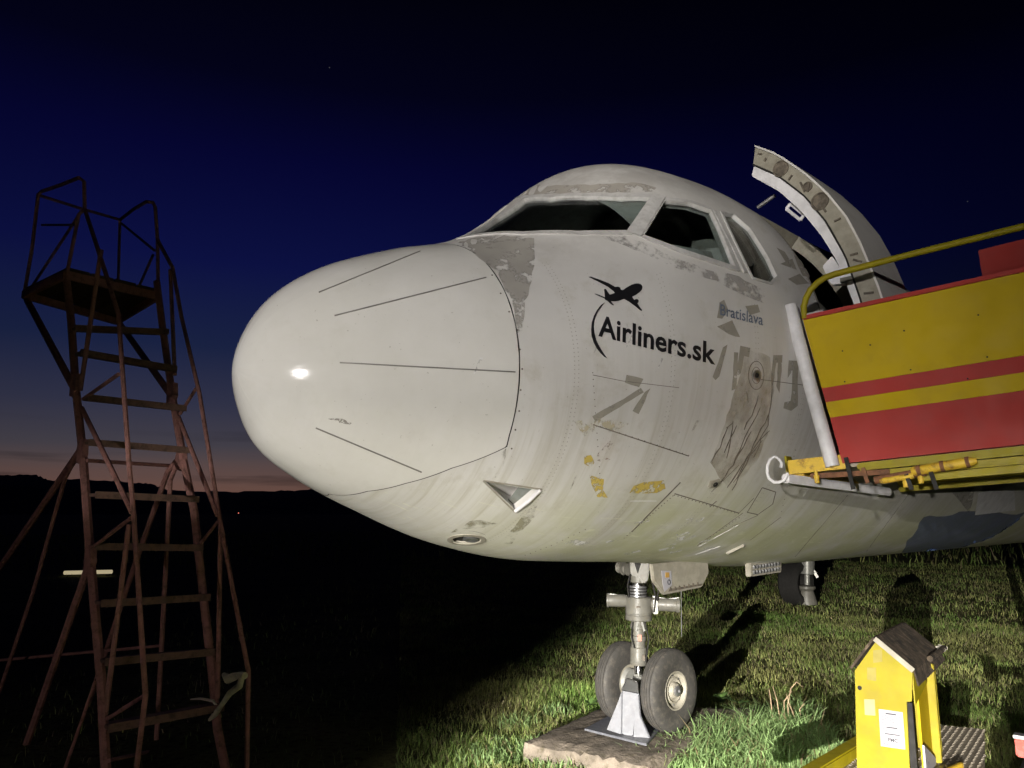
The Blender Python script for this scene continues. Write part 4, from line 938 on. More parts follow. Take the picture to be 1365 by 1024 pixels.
mb = MB(); mb.prism([RB + H1 * .02 + E2 * .04 + Z1 * .01, RB + H1 * .02 + E2 * .30 + Z1 * .01, RB + H1 * .02 + E2 * .30 + Z1 * .04, RB + H1 * .02 + E2 * .04 + Z1 * .16], -H1 * .01); mb.build('kick_plate', M['white'], CAB)
# roof: two slopes with a turned lip
APt = APX + Z1 * .016 - E2 * .025; EL = L1 + Z1 * .010 - E2 * .025 - H1 * .01; ER = RE + Z1 * .012 - E2 * .025 + H1 * .012
RD = E2 * (DP + .11)
Hin = unit(np.cross(E2, ER - APt)); Hin = Hin if Hin[2] > 0 else -Hin
for a_, b_ in ((APt, ER), (EL, APt)):
    nn = unit(np.cross(RD, b_ - a_)); nn = nn if nn[2] > 0 else -nn
    mb = MB(); mb.prism([a_, b_, b_ + RD, a_ + RD], nn * .012); mb.build('roof_sheet', M['moss'], CAB, bevel=.003)
mb = MB(); mb.bar(APt - E2 * .004, ER - E2 * .004, .008, .026, Hin); mb.build('verge_trim', M['zinc'], CAB)
mb = MB(); mb.prism([ER + Hin * .006, ER + RD + Hin * .006, ER + RD + H1 * .035 - Z1 * .045, ER + H1 * .02 - Z1 * .075], -H1 * .008); mb.build('roof_lip', M['moss'], CAB, bevel=.003)
mb = MB(); mb.tube([ER + RD * .45 + H1 * .01 + Hin * .02, ER + RD * 1.06 + H1 * .01 + Hin * .02], .016, 10); mb.build('roof_hinge', M['moss'], CAB)
for t_ in (.98, 1.08): mb = MB(); mb.bar(ER + RD * t_ - H1 * .03 + Hin * .03, ER + RD * t_ + H1 * .03 + Hin * .015, .014, .02); mb.build('hinge_lug', M['zinc'], CAB, bevel=.003)
# notice, faded squares, hole
def bq(x, y, o=.004): return bx(x, y) - E2 * o
npx = [(1171.5, 945), (1203.5, 949.5), (1207, 999), (1174.5, 994.5)]
mb = MB(); mb.prism([bq(*q, .001) for q in npx], -E2 * .003); notice = mb.build('notice', M['white'], CAB)
def nq(u_, v_, o=.0055):
    a_ = (1 - v_) * ((1 - u_) * np.array(npx[0]) + u_ * np.array(npx[1])) + v_ * ((1 - u_) * np.array(npx[3]) + u_ * np.array(npx[2])); return bq(a_[0], a_[1], o)
mb = MB()
def dash(mbx, u0, u1, v, h): mbx.prism([nq(u0, v - h), nq(u1, v - h), nq(u1, v + h), nq(u0, v + h)], -E2 * .0006)
dash(mb, .28, .72, .09, .018); dash(mb, .28, .74, .46, .016); dash(mb, .20, .82, .64, .014); mb.build('notice_heading', M['ink'], notice, smooth=False)
mb = MB()
for v in (.15, .19, .23, .27, .31, .35, .39, .51, .55, .59, .70, .90, .93):
    u = .10
    while u < .88:
        w = rng.uniform(.03, .12); dash(mb, u, min(.9, u + w), v, .009); u += w + .025
    if v in (.39, .59): continue
mb.build('notice_text', M['ink2'], notice, smooth=False)
lettering('FMC', (0, 0), (1, 0), (0, 1), M['ink'], name='notice_text', parent=notice, bold=.03, hit=lambda x, y: nq(.32 + .40 * x, .84 - .095 * y, .006))
M['fade'] = mat('faded_yellow', (.23, .19, .03), .6); M['fade2'] = mat('faded_sticker', (.34, .31, .14), .6)
for pl, m_ in (([(1164, 867), (1176, 866), (1176, 882), (1164, 884)], 'fade'), ([(1156, 890), (1168, 890), (1168, 908), (1156, 906)], 'fade'), ([(1152, 932), (1166, 932.5), (1167, 954), (1153, 953)], 'fade2')):
    mb = MB(); mb.prism([bq(*q, .0005) for q in pl], -E2 * .0015); mb.build('faded_sticker', M[m_], CAB)
mb = MB(); mb.lathe(bq(1146, 917, 0), -E2, [(0, .011), (.003, .011), (.003, .006), (.001, 0)], 16); mb.build('key_hole', M['dark'], CAB)

# ================================================================== LADDER
P0 = at_depth(141, 1022, 4.55); LA = unit([.69, .72, 0]); LB = np.array([-LA[1], LA[0], 0])
LAD = thing('maintenance_ladder', np.array([P0[0] + .25, P0[1] + .7, 0]), 'tall rusty red maintenance ladder with a railed top platform, standing left of the nose', 'ladder')
def Lp(x, y): return on_plane(x, y, P0, LA)
def Rp(x, y): return on_plane(x, y, P0 + LA * .70, LA)
def down(pts):
    a_, b_ = pts[-2], pts[-1]; d = b_ - a_; d = d if d[2] < -1e-3 else np.array([0, 0, -1.])
    return pts + [b_ + d * max(0, b_[2] - .0) / max(-d[2], .05)] if b_[2] > .02 else pts
def lbar(name, P, px, r_, m='ladder', ground=False, square=False, n=8):
    pts = [P(*q) for q in px]
    if ground: pts = down(pts)
    mb = MB()
    if square:
        for a_, b_ in zip(pts[:-1], pts[1:]): mb.bar(a_, b_, r_ * 1.1, r_ * 2.4, LA)
    else: mb.tube(pts, r_, n)
    return mb.build(name, M[m], LAD)
lbar('stringer', Lp, [(88, 363), (95, 430), (101, 517), (111, 610), (120, 737), (128, 832), (135, 906), (141, 1022)], .030, ground=True)
lbar('stringer', Rp, [(209, 376), (217, 439), (230, 529), (244, 610), (259, 683), (269, 778), (282, 890), (290, 973), (300, 1022)], .030, ground=True)
ZP = 3.60
CN, CL, CR, CF = on_z(88, 361, ZP), on_z(32, 388, ZP), on_z(211, 390, ZP), on_z(156, 424, ZP)
dN, dL, dR, dF = [float(project(q)[2]) for q in (CN, CL, CR, CF)]
def cage(pts, r_=.014):
    mb = MB(); mb.tube([at_depth(x, y, d) for x, y, d in pts], r_, 8); mb.build('guard_rail', M['ladder'], LAD)
cage([(32, 394, dL), (43, 330, dL), (51, 259, dL), (56, 255, dL), (80, 247, (dL + dN) / 2), (105, 237, dN), (112, 242, dN), (113, 279, dN)], .015)
cage([(113, 279, dN), (105, 286, dN), (89, 366, dN)])
cage([(51, 260, dL), (111, 279, dL + (dF - dL) * .55), (160, 293, dF)]); cage([(160, 291, dF), (156, 428, dF)])
cage([(160, 293, dF), (178, 279, (dF + dR) / 2), (195, 269, dR), (204, 270, dR), (207, 277, dR), (210, 320, dR), (211, 394, dR)], .015)
cage([(109, 281, dN), (40, 386, dL)], .012); cage([(162, 298, dF), (206, 334, dR)], .012); cage([(204, 340, dR), (172, 412, dF)], .012); cage([(56, 300, dL), (102, 300, dN)], .010)
def hrail(first, P, px):
    mb = MB(); mb.tube([first] + down([P(*q) for q in px]), .016, 8); mb.build('handrail', M['ladder'], LAD)
hrail(at_depth(113, 279, dN), Lp, [(142, 368), (158, 419), (172, 618), (178, 683), (186, 807), (194, 927), (182, 1022)])
hrail(at_depth(210, 320, dR), Rp, [(230, 357), (242, 423), (266, 525), (281, 618), (292, 687), (311, 790), (331, 894), (329, 1022)])
for P, q in ((Lp, [(158, 499), (111, 532)]), (Lp, [(174, 691), (126, 728)]), (Lp, [(193, 927), (143, 958)]), (Rp, [(262, 517), (240, 552)]), (Rp, [(292, 693), (265, 728)])): lbar('handrail_strut', P, q, .013)
for P, q in ((Lp, [(109, 544), (145, 618), (176, 683)]), (Lp, [(172, 699), (141, 948)]), (Lp, [(135, 333), (107, 521)]), (Rp, [(238, 556), (290, 687)]), (Rp, [(294, 700), (290, 931)]), (Rp, [(227, 360), (233, 500)])): lbar('side_brace', P, q, .017)
for q in ([(109, 598), (0, 757), (-70, 862)], [(120, 749), (25, 1022)]): lbar('rear_leg', Lp, q, .026, ground=True)
lbar('rear_leg', Lp, [(100, 612), (86, 640), (44, 790), (0, 920)], .015, ground=True); lbar('side_brace', Lp, [(128, 906), (89, 1018)], .012, ground=True)
lbar('rear_leg', Rp, [(241, 608), (224, 628), (180, 752), (141, 869)], .022, ground=True); lbar('rear_leg', Rp, [(239, 610), (227, 641), (211, 944), (207, 1006)], .019, ground=True)
mb = MB(); mb.tube([at_depth(36, 400, dL), Lp(97, 514)], .028, 8); mb.build('platform_brace', M['ladder'], LAD); mb = MB(); mb.tube([at_depth(160, 432, dF), Rp(226, 524)], .028, 8); mb.build('platform_brace', M['ladder'], LAD)
for (a_, b_) in (((157, 423), (217, 445)), ((103, 472), (230, 493)), ((113, 532), (240, 546)), ((113, 591), (246, 601)), ((122, 660), (257, 666)), ((122, 728), (264, 730)), ((129, 803), (272, 795)), ((134, 880), (282, 867)), ((138, 967), (290, 940))):
    p, q = (Lp(*a_) if a_[0] != 157 else Lp(96, 440)), Rp(*b_)
    q = q * .5 + (p + LA * .70 + np.array([0, 0, q[2] - p[2]])) * .5
    mb = MB(); mb.box((p + q) / 2 - LB * .03, (q - p) / 2 * 1.02, LB * .065, (0, 0, .011)); tr = mb.build('tread', M['ladder2'], LAD, bevel=.003)
    mb = MB(); mb.box((p + q) / 2 - LB * .098, (q - p) / 2 * 1.02, LB * .006, (0, 0, .024)); mb.build('tread_nosing', M['ladder2'], tr)
mb = MB(); mb.tube([Lp(116, 614), Rp(228, 621)], .014, 8); mb.build('cross_brace', M['ladder'], LAD)
mb = MB(); mb.tube([Lp(-10, 881), Rp(213, 861)], .012, 8); mb.build('cross_brace', M['ladder'], LAD)
mb = MB(); mb.tube([Lp(145, 1014), Rp(209, 1000)], .012, 8); mb.build('cross_brace', M['ladder'], LAD)
for k in range(4):
    u0, u1 = k / 4 + .008, (k + 1) / 4 - .008; dz = np.array([0, 0, rng.uniform(-.004, .004)])
    mb = MB(); mb.prism([CN + (CR - CN) * u0 + dz, CN + (CR - CN) * u1 + dz, CL + (CF - CL) * u1 + dz, CL + (CF - CL) * u0 + dz], (0, 0, .035)); mb.build('platform_plank', M['wood'], LAD, bevel=.003)
for a_, b_ in ((CN, CR), (CR, CF), (CF, CL), (CL, CN)):
    mb = MB(); mb.bar(a_ - (0, 0, .035), b_ - (0, 0, .035), .035, .07); mb.build('platform_frame', M['ladder'], LAD, bevel=.003)
for P, q, nm in ((Lp, (110, 602), 'gusset_plate'), (Rp, (242, 612), 'gusset_plate'), (Lp, (101, 514), 'gusset_plate'), (Rp, (230, 525), 'gusset_plate'), (Lp, (121, 745), 'gusset_plate')):
    c = P(*q); mb = MB(); mb.prism([c + LB * a_ * .075 + Z1 * b_ * .095 - LA * .02 for a_, b_ in ((-.6, .9), (.6, 1), (1, .2), (.9, -.8), (-.4, -1), (-.9, -.2))], LA * .04); mb.build(nm, M['ladder'], LAD, bevel=.003)
# rag knotted on the handrail
q = lambda x, y: Rp(x, y) - np.array([.02, .05, 0])
mb = MB(); mb.tube([q(306, 897), q(312, 903), q(320, 900), q(329, 897), q(334, 899)], [.014, .030, .026, .018, .022], 10); mb.tube([q(331, 899), q(327, 912), q(314, 922), q(303, 938), q(294, 950), q(287, 957)], [.018, .022, .020, .016, .020, .010], 10)
tag(mb.build('rag', M['rag'], loc=q(331, 900)), 'pale rag tied round the lower handrail of the rusty ladder', 'rag')
mb = MB(); mb.tube([q(292, 932), q(275, 929), q(262, 930)], [.010, .009, .004], 8); mb.tube([q(292, 932), q(296, 938)], .009, 6)
tag(mb.build('rope_end', M['rag'], loc=q(292, 932)), 'short grey rope end hanging off the right ladder stringer', 'rope')

# ================================================================== SMALLER THINGS ON THE GRASS
# slab under the nose wheel: a rough chipped block
def slab_block():
    c = [on_z(700, 986, .15), on_z(803, 940, .15), on_z(1006, 941, .15), on_z(866, 1016, .15)]
    nu, nv = 26, 20; vs = []; fs = []
    for i in range(nu + 1):
        for j in range(nv + 1):
            u_, v_ = i / nu, j / nv
            p = (1 - v_) * ((1 - u_) * c[0] + u_ * c[3]) + v_ * ((1 - u_) * c[1] + u_ * c[2])
            edge = min(u_, 1 - u_, v_, 1 - v_)
            p = p + np.array([rng.uniform(-.006, .006), rng.uniform(-.006, .006), rng.uniform(-.008, .004) - (.014 + rng.uniform(0, .02) if edge < .01 else 0)])
            vs.append(p)
    idx = lambda i, j: i * (nv + 1) + j
    fs = [(idx(i, j), idx(i + 1, j), idx(i + 1, j + 1), idx(i, j + 1)) for i in range(nu) for j in range(nv)]
    bd = [idx(i, 0) for i in range(nu + 1)] + [idx(nu, j) for j in range(1, nv + 1)] + [idx(i, nv) for i in range(nu - 1, -1, -1)] + [idx(0, j) for j in range(nv - 1, 0, -1)]
    n0 = len(vs); cc = sum(c) / 4
    for lvl, (dz, gx_) in enumerate(((-.06, 1.01), (-.13, 1.02), (-.22, 1.03))):
        for b_ in bd: p = vs[b_]; o = (p - cc) * gx_ + cc; vs.append(np.array([o[0] + rng.uniform(-.01, .01), o[1] + rng.uniform(-.01, .01), p[2] + dz]))
    nb = len(bd); prev = bd
    for lvl in range(3):
        cur = [n0 + lvl * nb + k for k in range(nb)]; fs += [(prev[k], prev[(k + 1) % nb], cur[(k + 1) % nb], cur[k]) for k in range(nb)]; prev = cur
    mb = MB(); mb.add(vs, fs); return mb.build('concrete_slab', M['concrete'], angle=50, loc=[cc[0], cc[1], 0])
tag(slab_block(), 'rough concrete slab under the airliner nose wheels, crumbling at its edges', 'concrete slab')
# steel bracket in front of the wheels
zb = .152
BR = thing('anchor_bracket', on_z(822, 978, zb), 'pale grey steel bracket with two gussets on the slab before the nose wheels', 'bracket')
bp = [on_z(779, 974, zb), on_z(816, 954, zb), on_z(880, 974, zb), on_z(862, 995, zb)]
mb = MB(); mb.prism(bp, (0, 0, .014)); mb.build('base_plate', M['bracket'], BR, bevel=.003)
bn = np.array([.25, .97, 0]); bo = on_z(835, 980, zb + .014)
def bp2(x, y, o=0): return on_plane(x, y, bo - np.array([0, o, 0]), bn)
mb = MB(); mb.prism([bp2(828, 978), bp2(843, 983), bp2(851.5, 925), bp2(829, 921)], (.01, .02, 0)); mb.build('upright_plate', M['bracket'], BR, bevel=.002)
mb = MB(); mb.prism([bp2(828, 979, .012), bp2(808.5, 973, .012), bp2(822, 940, .012), bp2(828.5, 922, .012)], (.010, .010, 0)); mb.build('gusset', M['bracket'], BR, bevel=.002)
mb = MB(); mb.prism([bp2(844, 985, .03), bp2(866, 985, .03), bp2(853, 955, .03), bp2(850.5, 927, .03), bp2(848, 930, .03)], (.012, .012, 0)); mb.build('gusset', M['bracket'], BR, bevel=.002)
mb = MB(); mb.prism([bp2(829, 921, -.02), bp2(851.5, 925, -.02), bp2(850, 910, -.1), bp2(836, 905, -.1)], (.004, .05, 0)); mb.build('top_strap', M['steel'], BR, bevel=.002)
# far things
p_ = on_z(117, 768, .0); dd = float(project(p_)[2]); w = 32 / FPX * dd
STRIP = thing('glowing_board', p_, 'pale board with an added glow, low in the dark field behind the ladder', 'board')
sm_ = bpy.data.materials.new('added_glow'); sm_.use_nodes = True; b_ = sm_.node_tree.nodes["Principled BSDF"]; b_.inputs["Base Color"].default_value = (.6, .56, .4, 1); b_.inputs["Emission Color"].default_value = (1, .85, .52, 1); b_.inputs["Emission Strength"].default_value = .42  # glow put into the material of a pale board, not a real lamp
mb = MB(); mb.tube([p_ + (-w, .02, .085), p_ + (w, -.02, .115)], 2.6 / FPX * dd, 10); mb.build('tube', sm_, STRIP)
for k in (-.8, .8): mb = MB(); mb.box(p_ + (w * k, .05, .03), (.04, 0, 0), (0, .04, 0), (0, 0, .04)); mb.build('foot', M['dark'], STRIP)
p_ = on_z(318, 686.6, 0); D_ = np.linalg.norm(p_[:2]) or 1
pl_ = ray(318, 684); q_ = C0 + pl_ * 1500
mast = thing('beacon_mast', [q_[0], q_[1], 0], 'tiny red light glowing far away below the hills, right of the ladder', 'beacon')
mb = MB(); mb.tube([(q_[0], q_[1], 0), (q_[0], q_[1], max(q_[2], 1))], .25, 6); mb.build('mast', M['dark'], mast)
bm_ = bpy.data.materials.new('red_beacon'); bm_.use_nodes = True; b_ = bm_.node_tree.nodes["Principled BSDF"]; b_.inputs["Emission Color"].default_value = (1, .25, .18, 1); b_.inputs["Emission Strength"].default_value = 1.3
mb = MB(); mb.lathe((q_[0], q_[1], max(q_[2], 1)), (0, 0, 1), [(-.9, .1), (-.5, .8), (0, 1.0), (.5, .8), (.9, .1)], 10); mb.build('beacon_lamp', bm_, mast)

# ================================================================== GRASS
def leaf_mat(name, trans=.25):
    m = bpy.data.materials.new(name); m.use_nodes = True; t = NT(m); b = t.n["Principled BSDF"]
    a_ = t.n.new("ShaderNodeAttribute"); a_.attribute_name = "tint"
    t.l.new(a_.outputs["Color"], b.inputs["Base Color"]); b.inputs["Roughness"].default_value = .55; b.inputs["Specular IOR Level"].default_value = .3
    tl = t.n.new("ShaderNodeBsdfTranslucent"); t.l.new(a_.outputs["Color"], tl.inputs[0]); ms = t.n.new("ShaderNodeMixShader"); ms.inputs[0].default_value = .42
    t.l.new(b.outputs[0], ms.inputs[1]); t.l.new(tl.outputs[0], ms.inputs[2]); t.l.new(ms.outputs[0], t.n["Material Output"].inputs[0])
    return m
M['blade'] = leaf_mat('grass_blade')
def blades(name, x, y, h, w, lean, col, z0=None, parent=None):
    """x, y, h, w, lean: arrays; each blade is a bent two-segment strip"""
    n = len(x); yaw = nrg.uniform(0, 2 * math.pi, n); dr = nrg.uniform(0, 2 * math.pi, n)
    sd = np.stack([np.cos(yaw), np.sin(yaw), 0 * yaw], 1); ld = np.stack([np.cos(dr), np.sin(dr), 0 * dr], 1)
    b = np.stack([x, y, np.zeros(n) if z0 is None else z0], 1); up = np.array([0, 0, 1.])
    m1 = b + up * (h * .55)[:, None] + ld * (lean * h * .25)[:, None]; t1 = b + up * (h * (1 - .35 * lean))[:, None] + ld * (lean * h * .9)[:, None]
    W_ = (w / 2)[:, None] * sd
    V = np.stack([b - W_, b + W_, m1 - W_ * .8, m1 + W_ * .8, t1], 1).reshape(-1, 3)
    o = np.arange(n) * 5
    me = bpy.data.meshes.new(name); me.vertices.add(n * 5); me.vertices.foreach_set('co', V.ravel().astype(np.float32))
    li = np.stack([o, o + 1, o + 3, o + 2, o + 2, o + 3, o + 4], 1).ravel(); me.loops.add(n * 7); me.loops.foreach_set('vertex_index', li.astype(np.int32))
    ls = np.stack([np.arange(n) * 7, np.arange(n) * 7 + 4], 1).ravel(); me.polygons.add(n * 2); me.polygons.foreach_set('loop_start', ls.astype(np.int32))
    me.update(calc_edges=True); me.validate()
    at = me.attributes.new('tint', 'FLOAT_COLOR', 'POINT'); cc = np.repeat(np.concatenate([col, np.ones((n, 1))], 1), 5, 0); at.data.foreach_set('color', cc.ravel().astype(np.float32))
    me.materials.append(M['blade']); ob = bpy.data.objects.new(name, me); COL.objects.link(ob); ob['kind'] = 'stuff'
    return ob
def noise2(x, y, f, seed):
    r_ = np.random.default_rng(seed); v = 0
    for k in range(6):
        a_ = r_.uniform(0, 2 * math.pi); ph = r_.uniform(0, 6.28); ff = f * (1 + .5 * k); v = v + np.sin(ff * (x * math.cos(a_) + y * math.sin(a_)) + ph)
    return v / 6
def grass_col(x, y, n, dry=.10):
    g_ = nrg.uniform(0, 1, n); base = np.array([.22, .36, .085]); yl = np.array([.42, .43, .16]); st_ = np.array([.40, .34, .20])
    f_ = np.clip(.5 + noise2(x, y, 1.3, 5) * .9 + nrg.normal(0, .25, n), 0, 1)[:, None]
    c = base * (1 - f_) + yl * f_; isd = (nrg.uniform(0, 1, n) < dry + .25 * np.clip(noise2(x, y, .9, 11), 0, 1))[:, None]
    pt = (1.0 + .45 * noise2(x, y, 2.1, 21) + .25 * noise2(x, y, 6.0, 22))[:, None]
    return np.where(isd, st_ * nrg.uniform(.6, 1.15, (n, 1)), c) * nrg.uniform(.6, 1.3, (n, 1)) * np.clip(pt, .45, 1.6)
slab_c = [on_z(700, 986, .15)[:2], on_z(803, 940, .15)[:2], on_z(1006, 941, .15)[:2], on_z(866, 1016, .15)[:2]]
def in_slab(x, y): return inside(x, y, slab_c)
def scatter(n, d0, d1, a0, a1, pw=1.0):
    """points in a fan from the camera, d0..d1 metres out, azimuth a0..a1 degrees"""
    d = (d0**pw + (d1**pw - d0**pw) * nrg.uniform(0, 1, n))**(1 / pw); a_ = np.radians(nrg.uniform(a0, a1, n)); return d * np.sin(a_), d * np.cos(a_)
for (n, d0, d1, a0, a1, hm_, wm) in ((75000, 4.3, 8.0, -8, 40, .065, .0050), (95000, 7.5, 14, -8, 42, .055, .006), (70000, 13, 30, -8, 44, .072, .011), (16000, 28, 70, -38, 44, .3, .04), (3500, 3.5, 12, -40, -6, .06, .006), (5000, 11, 30, -40, -6, .09, .012)):
    x, y = scatter(n, d0, d1, a0, a1, 1.6)
    keep = ~in_slab(x, y); clump = noise2(x, y, 3.2, 3) + .6 * noise2(x, y, 9, 4); keep &= nrg.uniform(0, 1, n) < np.clip(.72 + .55 * clump, .12, 1)
    x, y, clump = x[keep], y[keep], clump[keep]; k = len(x)
    h = hm_ * np.clip(nrg.lognormal(-.15, .38, k), .3, 2.2) * (1 + .45 * clump)
    blades('grass', x, y, np.maximum(h, .02), wm * nrg.uniform(.6, 1.3, k), nrg.uniform(.2, 1.0, k), grass_col(x, y, k))
# flattened thatch between the blades
for (n, d0, d1, hm_, wm) in ((26000, 4.4, 11, .05, .004), (22000, 10, 26, .07, .010)):
    x, y = scatter(n, d0, d1, -8, 42, 1.6); keep = (~in_slab(x, y)) & (nrg.uniform(0, 1, n) < np.clip(.35 + .9 * noise2(x, y, 2.4, 31), .03, 1)); x, y = x[keep], y[keep]; k = len(x)
    blades('thatch', x, y, hm_ * nrg.uniform(.5, 1.5, k), wm * nrg.uniform(.6, 1.2, k), nrg.uniform(1.4, 2.4, k), np.array([.36, .31, .19]) * nrg.uniform(.5, 1.1, (k, 1)), z0=nrg.uniform(0, .03, k))
# tall lush tufts round the slab
def tuft(cx, cy, r, n, h, dry=.08, bright=1.0):
    a_ = nrg.uniform(0, 2 * math.pi, n); d = r * np.sqrt(nrg.uniform(0, 1, n)); x, y = cx + d * np.cos(a_), cy + d * np.sin(a_)
    c = np.array([.29, .43, .17]) * nrg.uniform(.6, 1.25, (n, 1)) * bright; isd = (nrg.uniform(0, 1, n) < dry)[:, None]; c = np.where(isd, np.array([.30, .24, .13]) * nrg.uniform(.7, 1.1, (n, 1)), c)
    return x, y, h * nrg.uniform(.45, 1.1, n) * (1.1 - .5 * d / r), c
T = []
for (px_, py_, r, n, h) in ((905, 1012, .17, 420, .26), (950, 1000, .20, 560, .30), (1000, 995, .22, 640, .34), (1050, 985, .22, 640, .34), (1085, 985, .15, 380, .30), (1030, 1020, .22, 600, .30), (975, 1022, .22, 600, .28), (880, 1030, .16, 380, .22),
                         (1100, 1010, .14, 300, .24), (1065, 960, .16, 360, .30), (940, 1030, .2, 420, .25), (700, 1010, .16, 240, .12), (670, 1000, .2, 260, .12), (730, 1018, .16, 240, .12), (650, 1015, .25, 320, .13), (1010, 950, .10, 90, .18), (965, 930, .05, 26, .18), (800, 1022, .12, 160, .13), (740, 1022, .14, 200, .14), (850, 1026, .12, 220, .20), (875, 1000, .10, 240, .24), (900, 985, .10, 220, .24), (930, 1010, .16, 420, .30), (960, 985, .14, 360, .30), (925, 985, .10, 160, .22), (985, 965, .12, 200, .24), (1010, 958, .12, 160, .22), (715, 998, .10, 120, .12), (690, 960, .18, 200, .12), (740, 945, .16, 140, .12), (765, 1030, .2, 260, .13)):
    p_ = on_z(px_, py_, 0.0 if py_ > 985 else .04); T.append(tuft(p_[0], p_[1], r, n, h))
x = np.concatenate([t[0] for t in T]); y = np.concatenate([t[1] for t in T]); h = np.concatenate([t[2] for t in T]); c = np.concatenate([t[3] for t in T])
blades('tall_grass', x, y, h, nrg.uniform(.006, .012, len(x)), nrg.uniform(.25, 1.1, len(x)), c)
# dry stalks standing out of the tuft
mb = MB()
for x0, y0, pts in ((1040, 960, [(1040, 962), (1036, 935), (1030, 915)]), (1052, 965, [(1052, 965), (1050, 940), (1054, 918), (1062, 909), (1070, 916)]), (1046, 962, [(1046, 962), (1045, 935), (1056, 921)]), (1068, 965, [(1068, 965), (1066, 945), (1072, 938)]), (1060, 958, [(1060, 958), (1052, 938), (1048, 925)]), (1030, 958, [(1030, 958), (1027, 930), (1025, 918)])):
    d_ = on_z(x0, 985, 0)[1]; dd_ = project(np.array([on_z(x0, 985, 0)]))[2][0]; mb.tube([at_depth(*q, dd_) for q in pts], [.004] * (len(pts) - 1) + [.002], 5)
tag(mb.build('dry_stalk', mat('dry_stalk', (.36, .26, .16), .8, var=.3, scale=30)), kind='stuff')
# broad-leaved weeds
def weed(px_, py_, z, n, L, label):
    c = on_z(px_, py_, z); mb = MB()
    for k in range(n):
        a_ = k * 2.4 + rng.uniform(-.3, .3); e = rng.uniform(.35, .95); d = np.array([math.cos(a_) * math.cos(e), math.sin(a_) * math.cos(e), math.sin(e)]); l_ = L * rng.uniform(.6, 1.1); sd = unit(np.cross(d, Z1)); w = l_ * .17
        p1, p2, p3 = c + d * l_ * .35, c + d * l_ * .7 + Z1 * -.01, c + d * l_ - Z1 * .03 * L / .12
        mb.add([c, p1 - sd * w, p1 + sd * w, p2 - sd * w * .8, p2 + sd * w * .8, p3, c + d * l_ * .35 - Z1 * .006, p2 - Z1 * .006], [(0, 6, 1), (0, 2, 6), (1, 6, 7, 3), (6, 2, 4, 7), (3, 7, 5), (7, 4, 5)])
    o = mb.build('weed', M['weed'], angle=0, loc=c); return tag(o, label, 'weed', 'weeds by the slab')
M['weed'] = mat('weed_leaf', (.075, .135, .035), .5, var=.35, scale=30)
weed(787, 940, .13, 11, .10, 'small leafy weed left of the nose wheels'); weed(962, 932, .15, 9, .13, 'leafy weed growing at the right end of the slab'); weed(985, 938, .15, 6, .10, 'low weed with drooping leaves at the slab corner, right of the taller one')

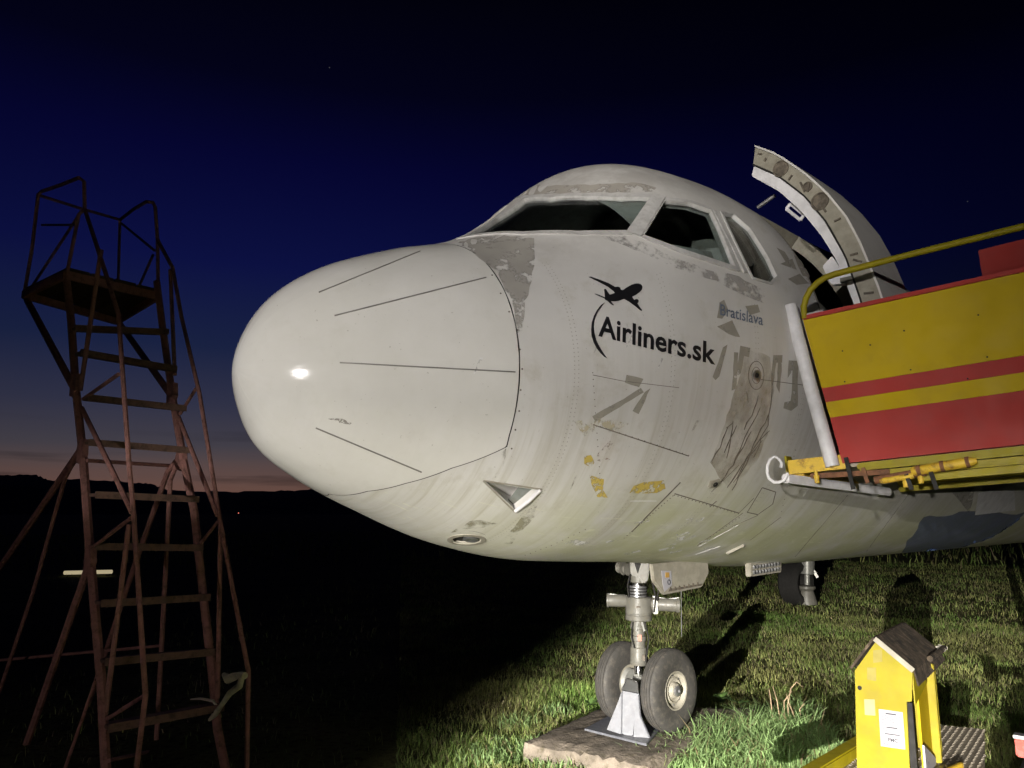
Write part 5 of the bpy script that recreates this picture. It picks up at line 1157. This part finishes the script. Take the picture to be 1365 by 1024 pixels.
# ================================================================== WORK LIGHT (behind the camera, to its left; flaps and ladder fill are added)
def spot_head(root, pos, power, aim, cone, blend, edges, colr, rad=.012):
    pos = np.array(pos); f_ = unit(np.array(aim) - pos); sd = unit(np.cross(f_, Z1)); up = np.cross(sd, f_)
    ld = bpy.data.lights.new('flood_lamp', 'SPOT'); ld.energy = power; ld.spot_size = R(cone); ld.spot_blend = blend; ld.shadow_soft_size = rad; ld.color = colr
    lo = bpy.data.objects.new('flood_lamp', ld); COL.objects.link(lo); lo.location = V3(pos); lo.rotation_euler = V3(-f_).to_track_quat('Z', 'Y').to_euler()
    adopt(lo, root)
    mb = MB(); mb.box(pos - f_ * .10, sd * .11, up * .08, f_ * .05); mb.build('lamp_housing', M['dark'], root, bevel=.01)
    for D, edge in edges or ():   # added unseen flaps, shaped to cut the beam at its edges
        q = []
        for a_, e in edge:
            d = np.array([math.sin(R(a_)) * math.cos(R(e)), math.cos(R(a_)) * math.cos(R(e)), math.sin(R(e))]); k = D / np.dot(d, f_); q.append(pos + d * k)
        mb = MB(); mb.prism(q, f_ * .003); mb.build('added_flap', M['dark'], root, smooth=False)
WL = thing('work_light', (-4.45, -8.2, 0), 'black tripod work light with two heads, an added ladder fill and added beam flaps, far behind the viewer', 'work light')
def toward(p, a_, e, d=10.): return (p[0] + d * math.sin(R(a_)) * math.cos(R(e)), p[1] + d * math.cos(R(a_)) * math.cos(R(e)), p[2] + d * math.sin(R(e)))
LP1, LP2, LADDER_FILL = (-4.20, -8.0, 1.75), (-4.56, -7.7, 2.95), (-4.95, -8.0, 1.45)
spot_head(WL, LP1, 40000, toward(LP1, 22, -6.5), 39, .9, [(.6, [(15.9, -40), (15.9, -3.8), (12.9, -1.6), (11, 0), (-20, 0), (-20, -40)]), (.12, [(4, -3.0), (56, -3.0), (50, 10), (6, 10)]), (.5, [(29.6, -40), (29.6, -6.2), (33, -4.4), (50, -4.0), (50, -40)])], (1.0, .95, .86), .012)
spot_head(WL, LP2, 4900, toward(LP2, 19, -5.5), 37, 1.0, [(.3, [(16.4, -40), (16.4, -7.5), (14.4, -5), (12.0, -1.5), (11.6, 30), (-20, 30), (-20, -40)])], (1.0, .955, .92), .008)
spot_head(WL, LADDER_FILL, 330, toward(LADDER_FILL, 9, -4), 21, 1.0, [(.3, [(13.4, -40), (13.4, 30), (40, 30), (40, -40)])], (1.0, .90, .84), .008)  # unseen fill head, added only to brighten the ladder
mb = MB(); mb.tube([(-4.45, -8.2, 1.0), (-4.45, -8.2, 2.95)], .02, 10); mb.tube([(-4.95, -8.16, 1.45), (-4.42, -8.2, 1.45)], .018, 10); mb.tube([(-4.45, -8.2, 1.75), (-4.2, -8.15, 1.75)], .018, 10); mb.tube([(-4.45, -8.2, 2.9), (-4.55, -7.85, 2.92)], .018, 10); mb.build('mast', M['steel'], WL)
for k in range(3):
    a_ = k * 2.09; mb = MB(); mb.tube([(-4.45, -8.2, 1.05), (-4.45 + .55 * math.cos(a_), -8.2 + .55 * math.sin(a_), 0)], .014, 8); mb.build('leg', M['steel'], WL)
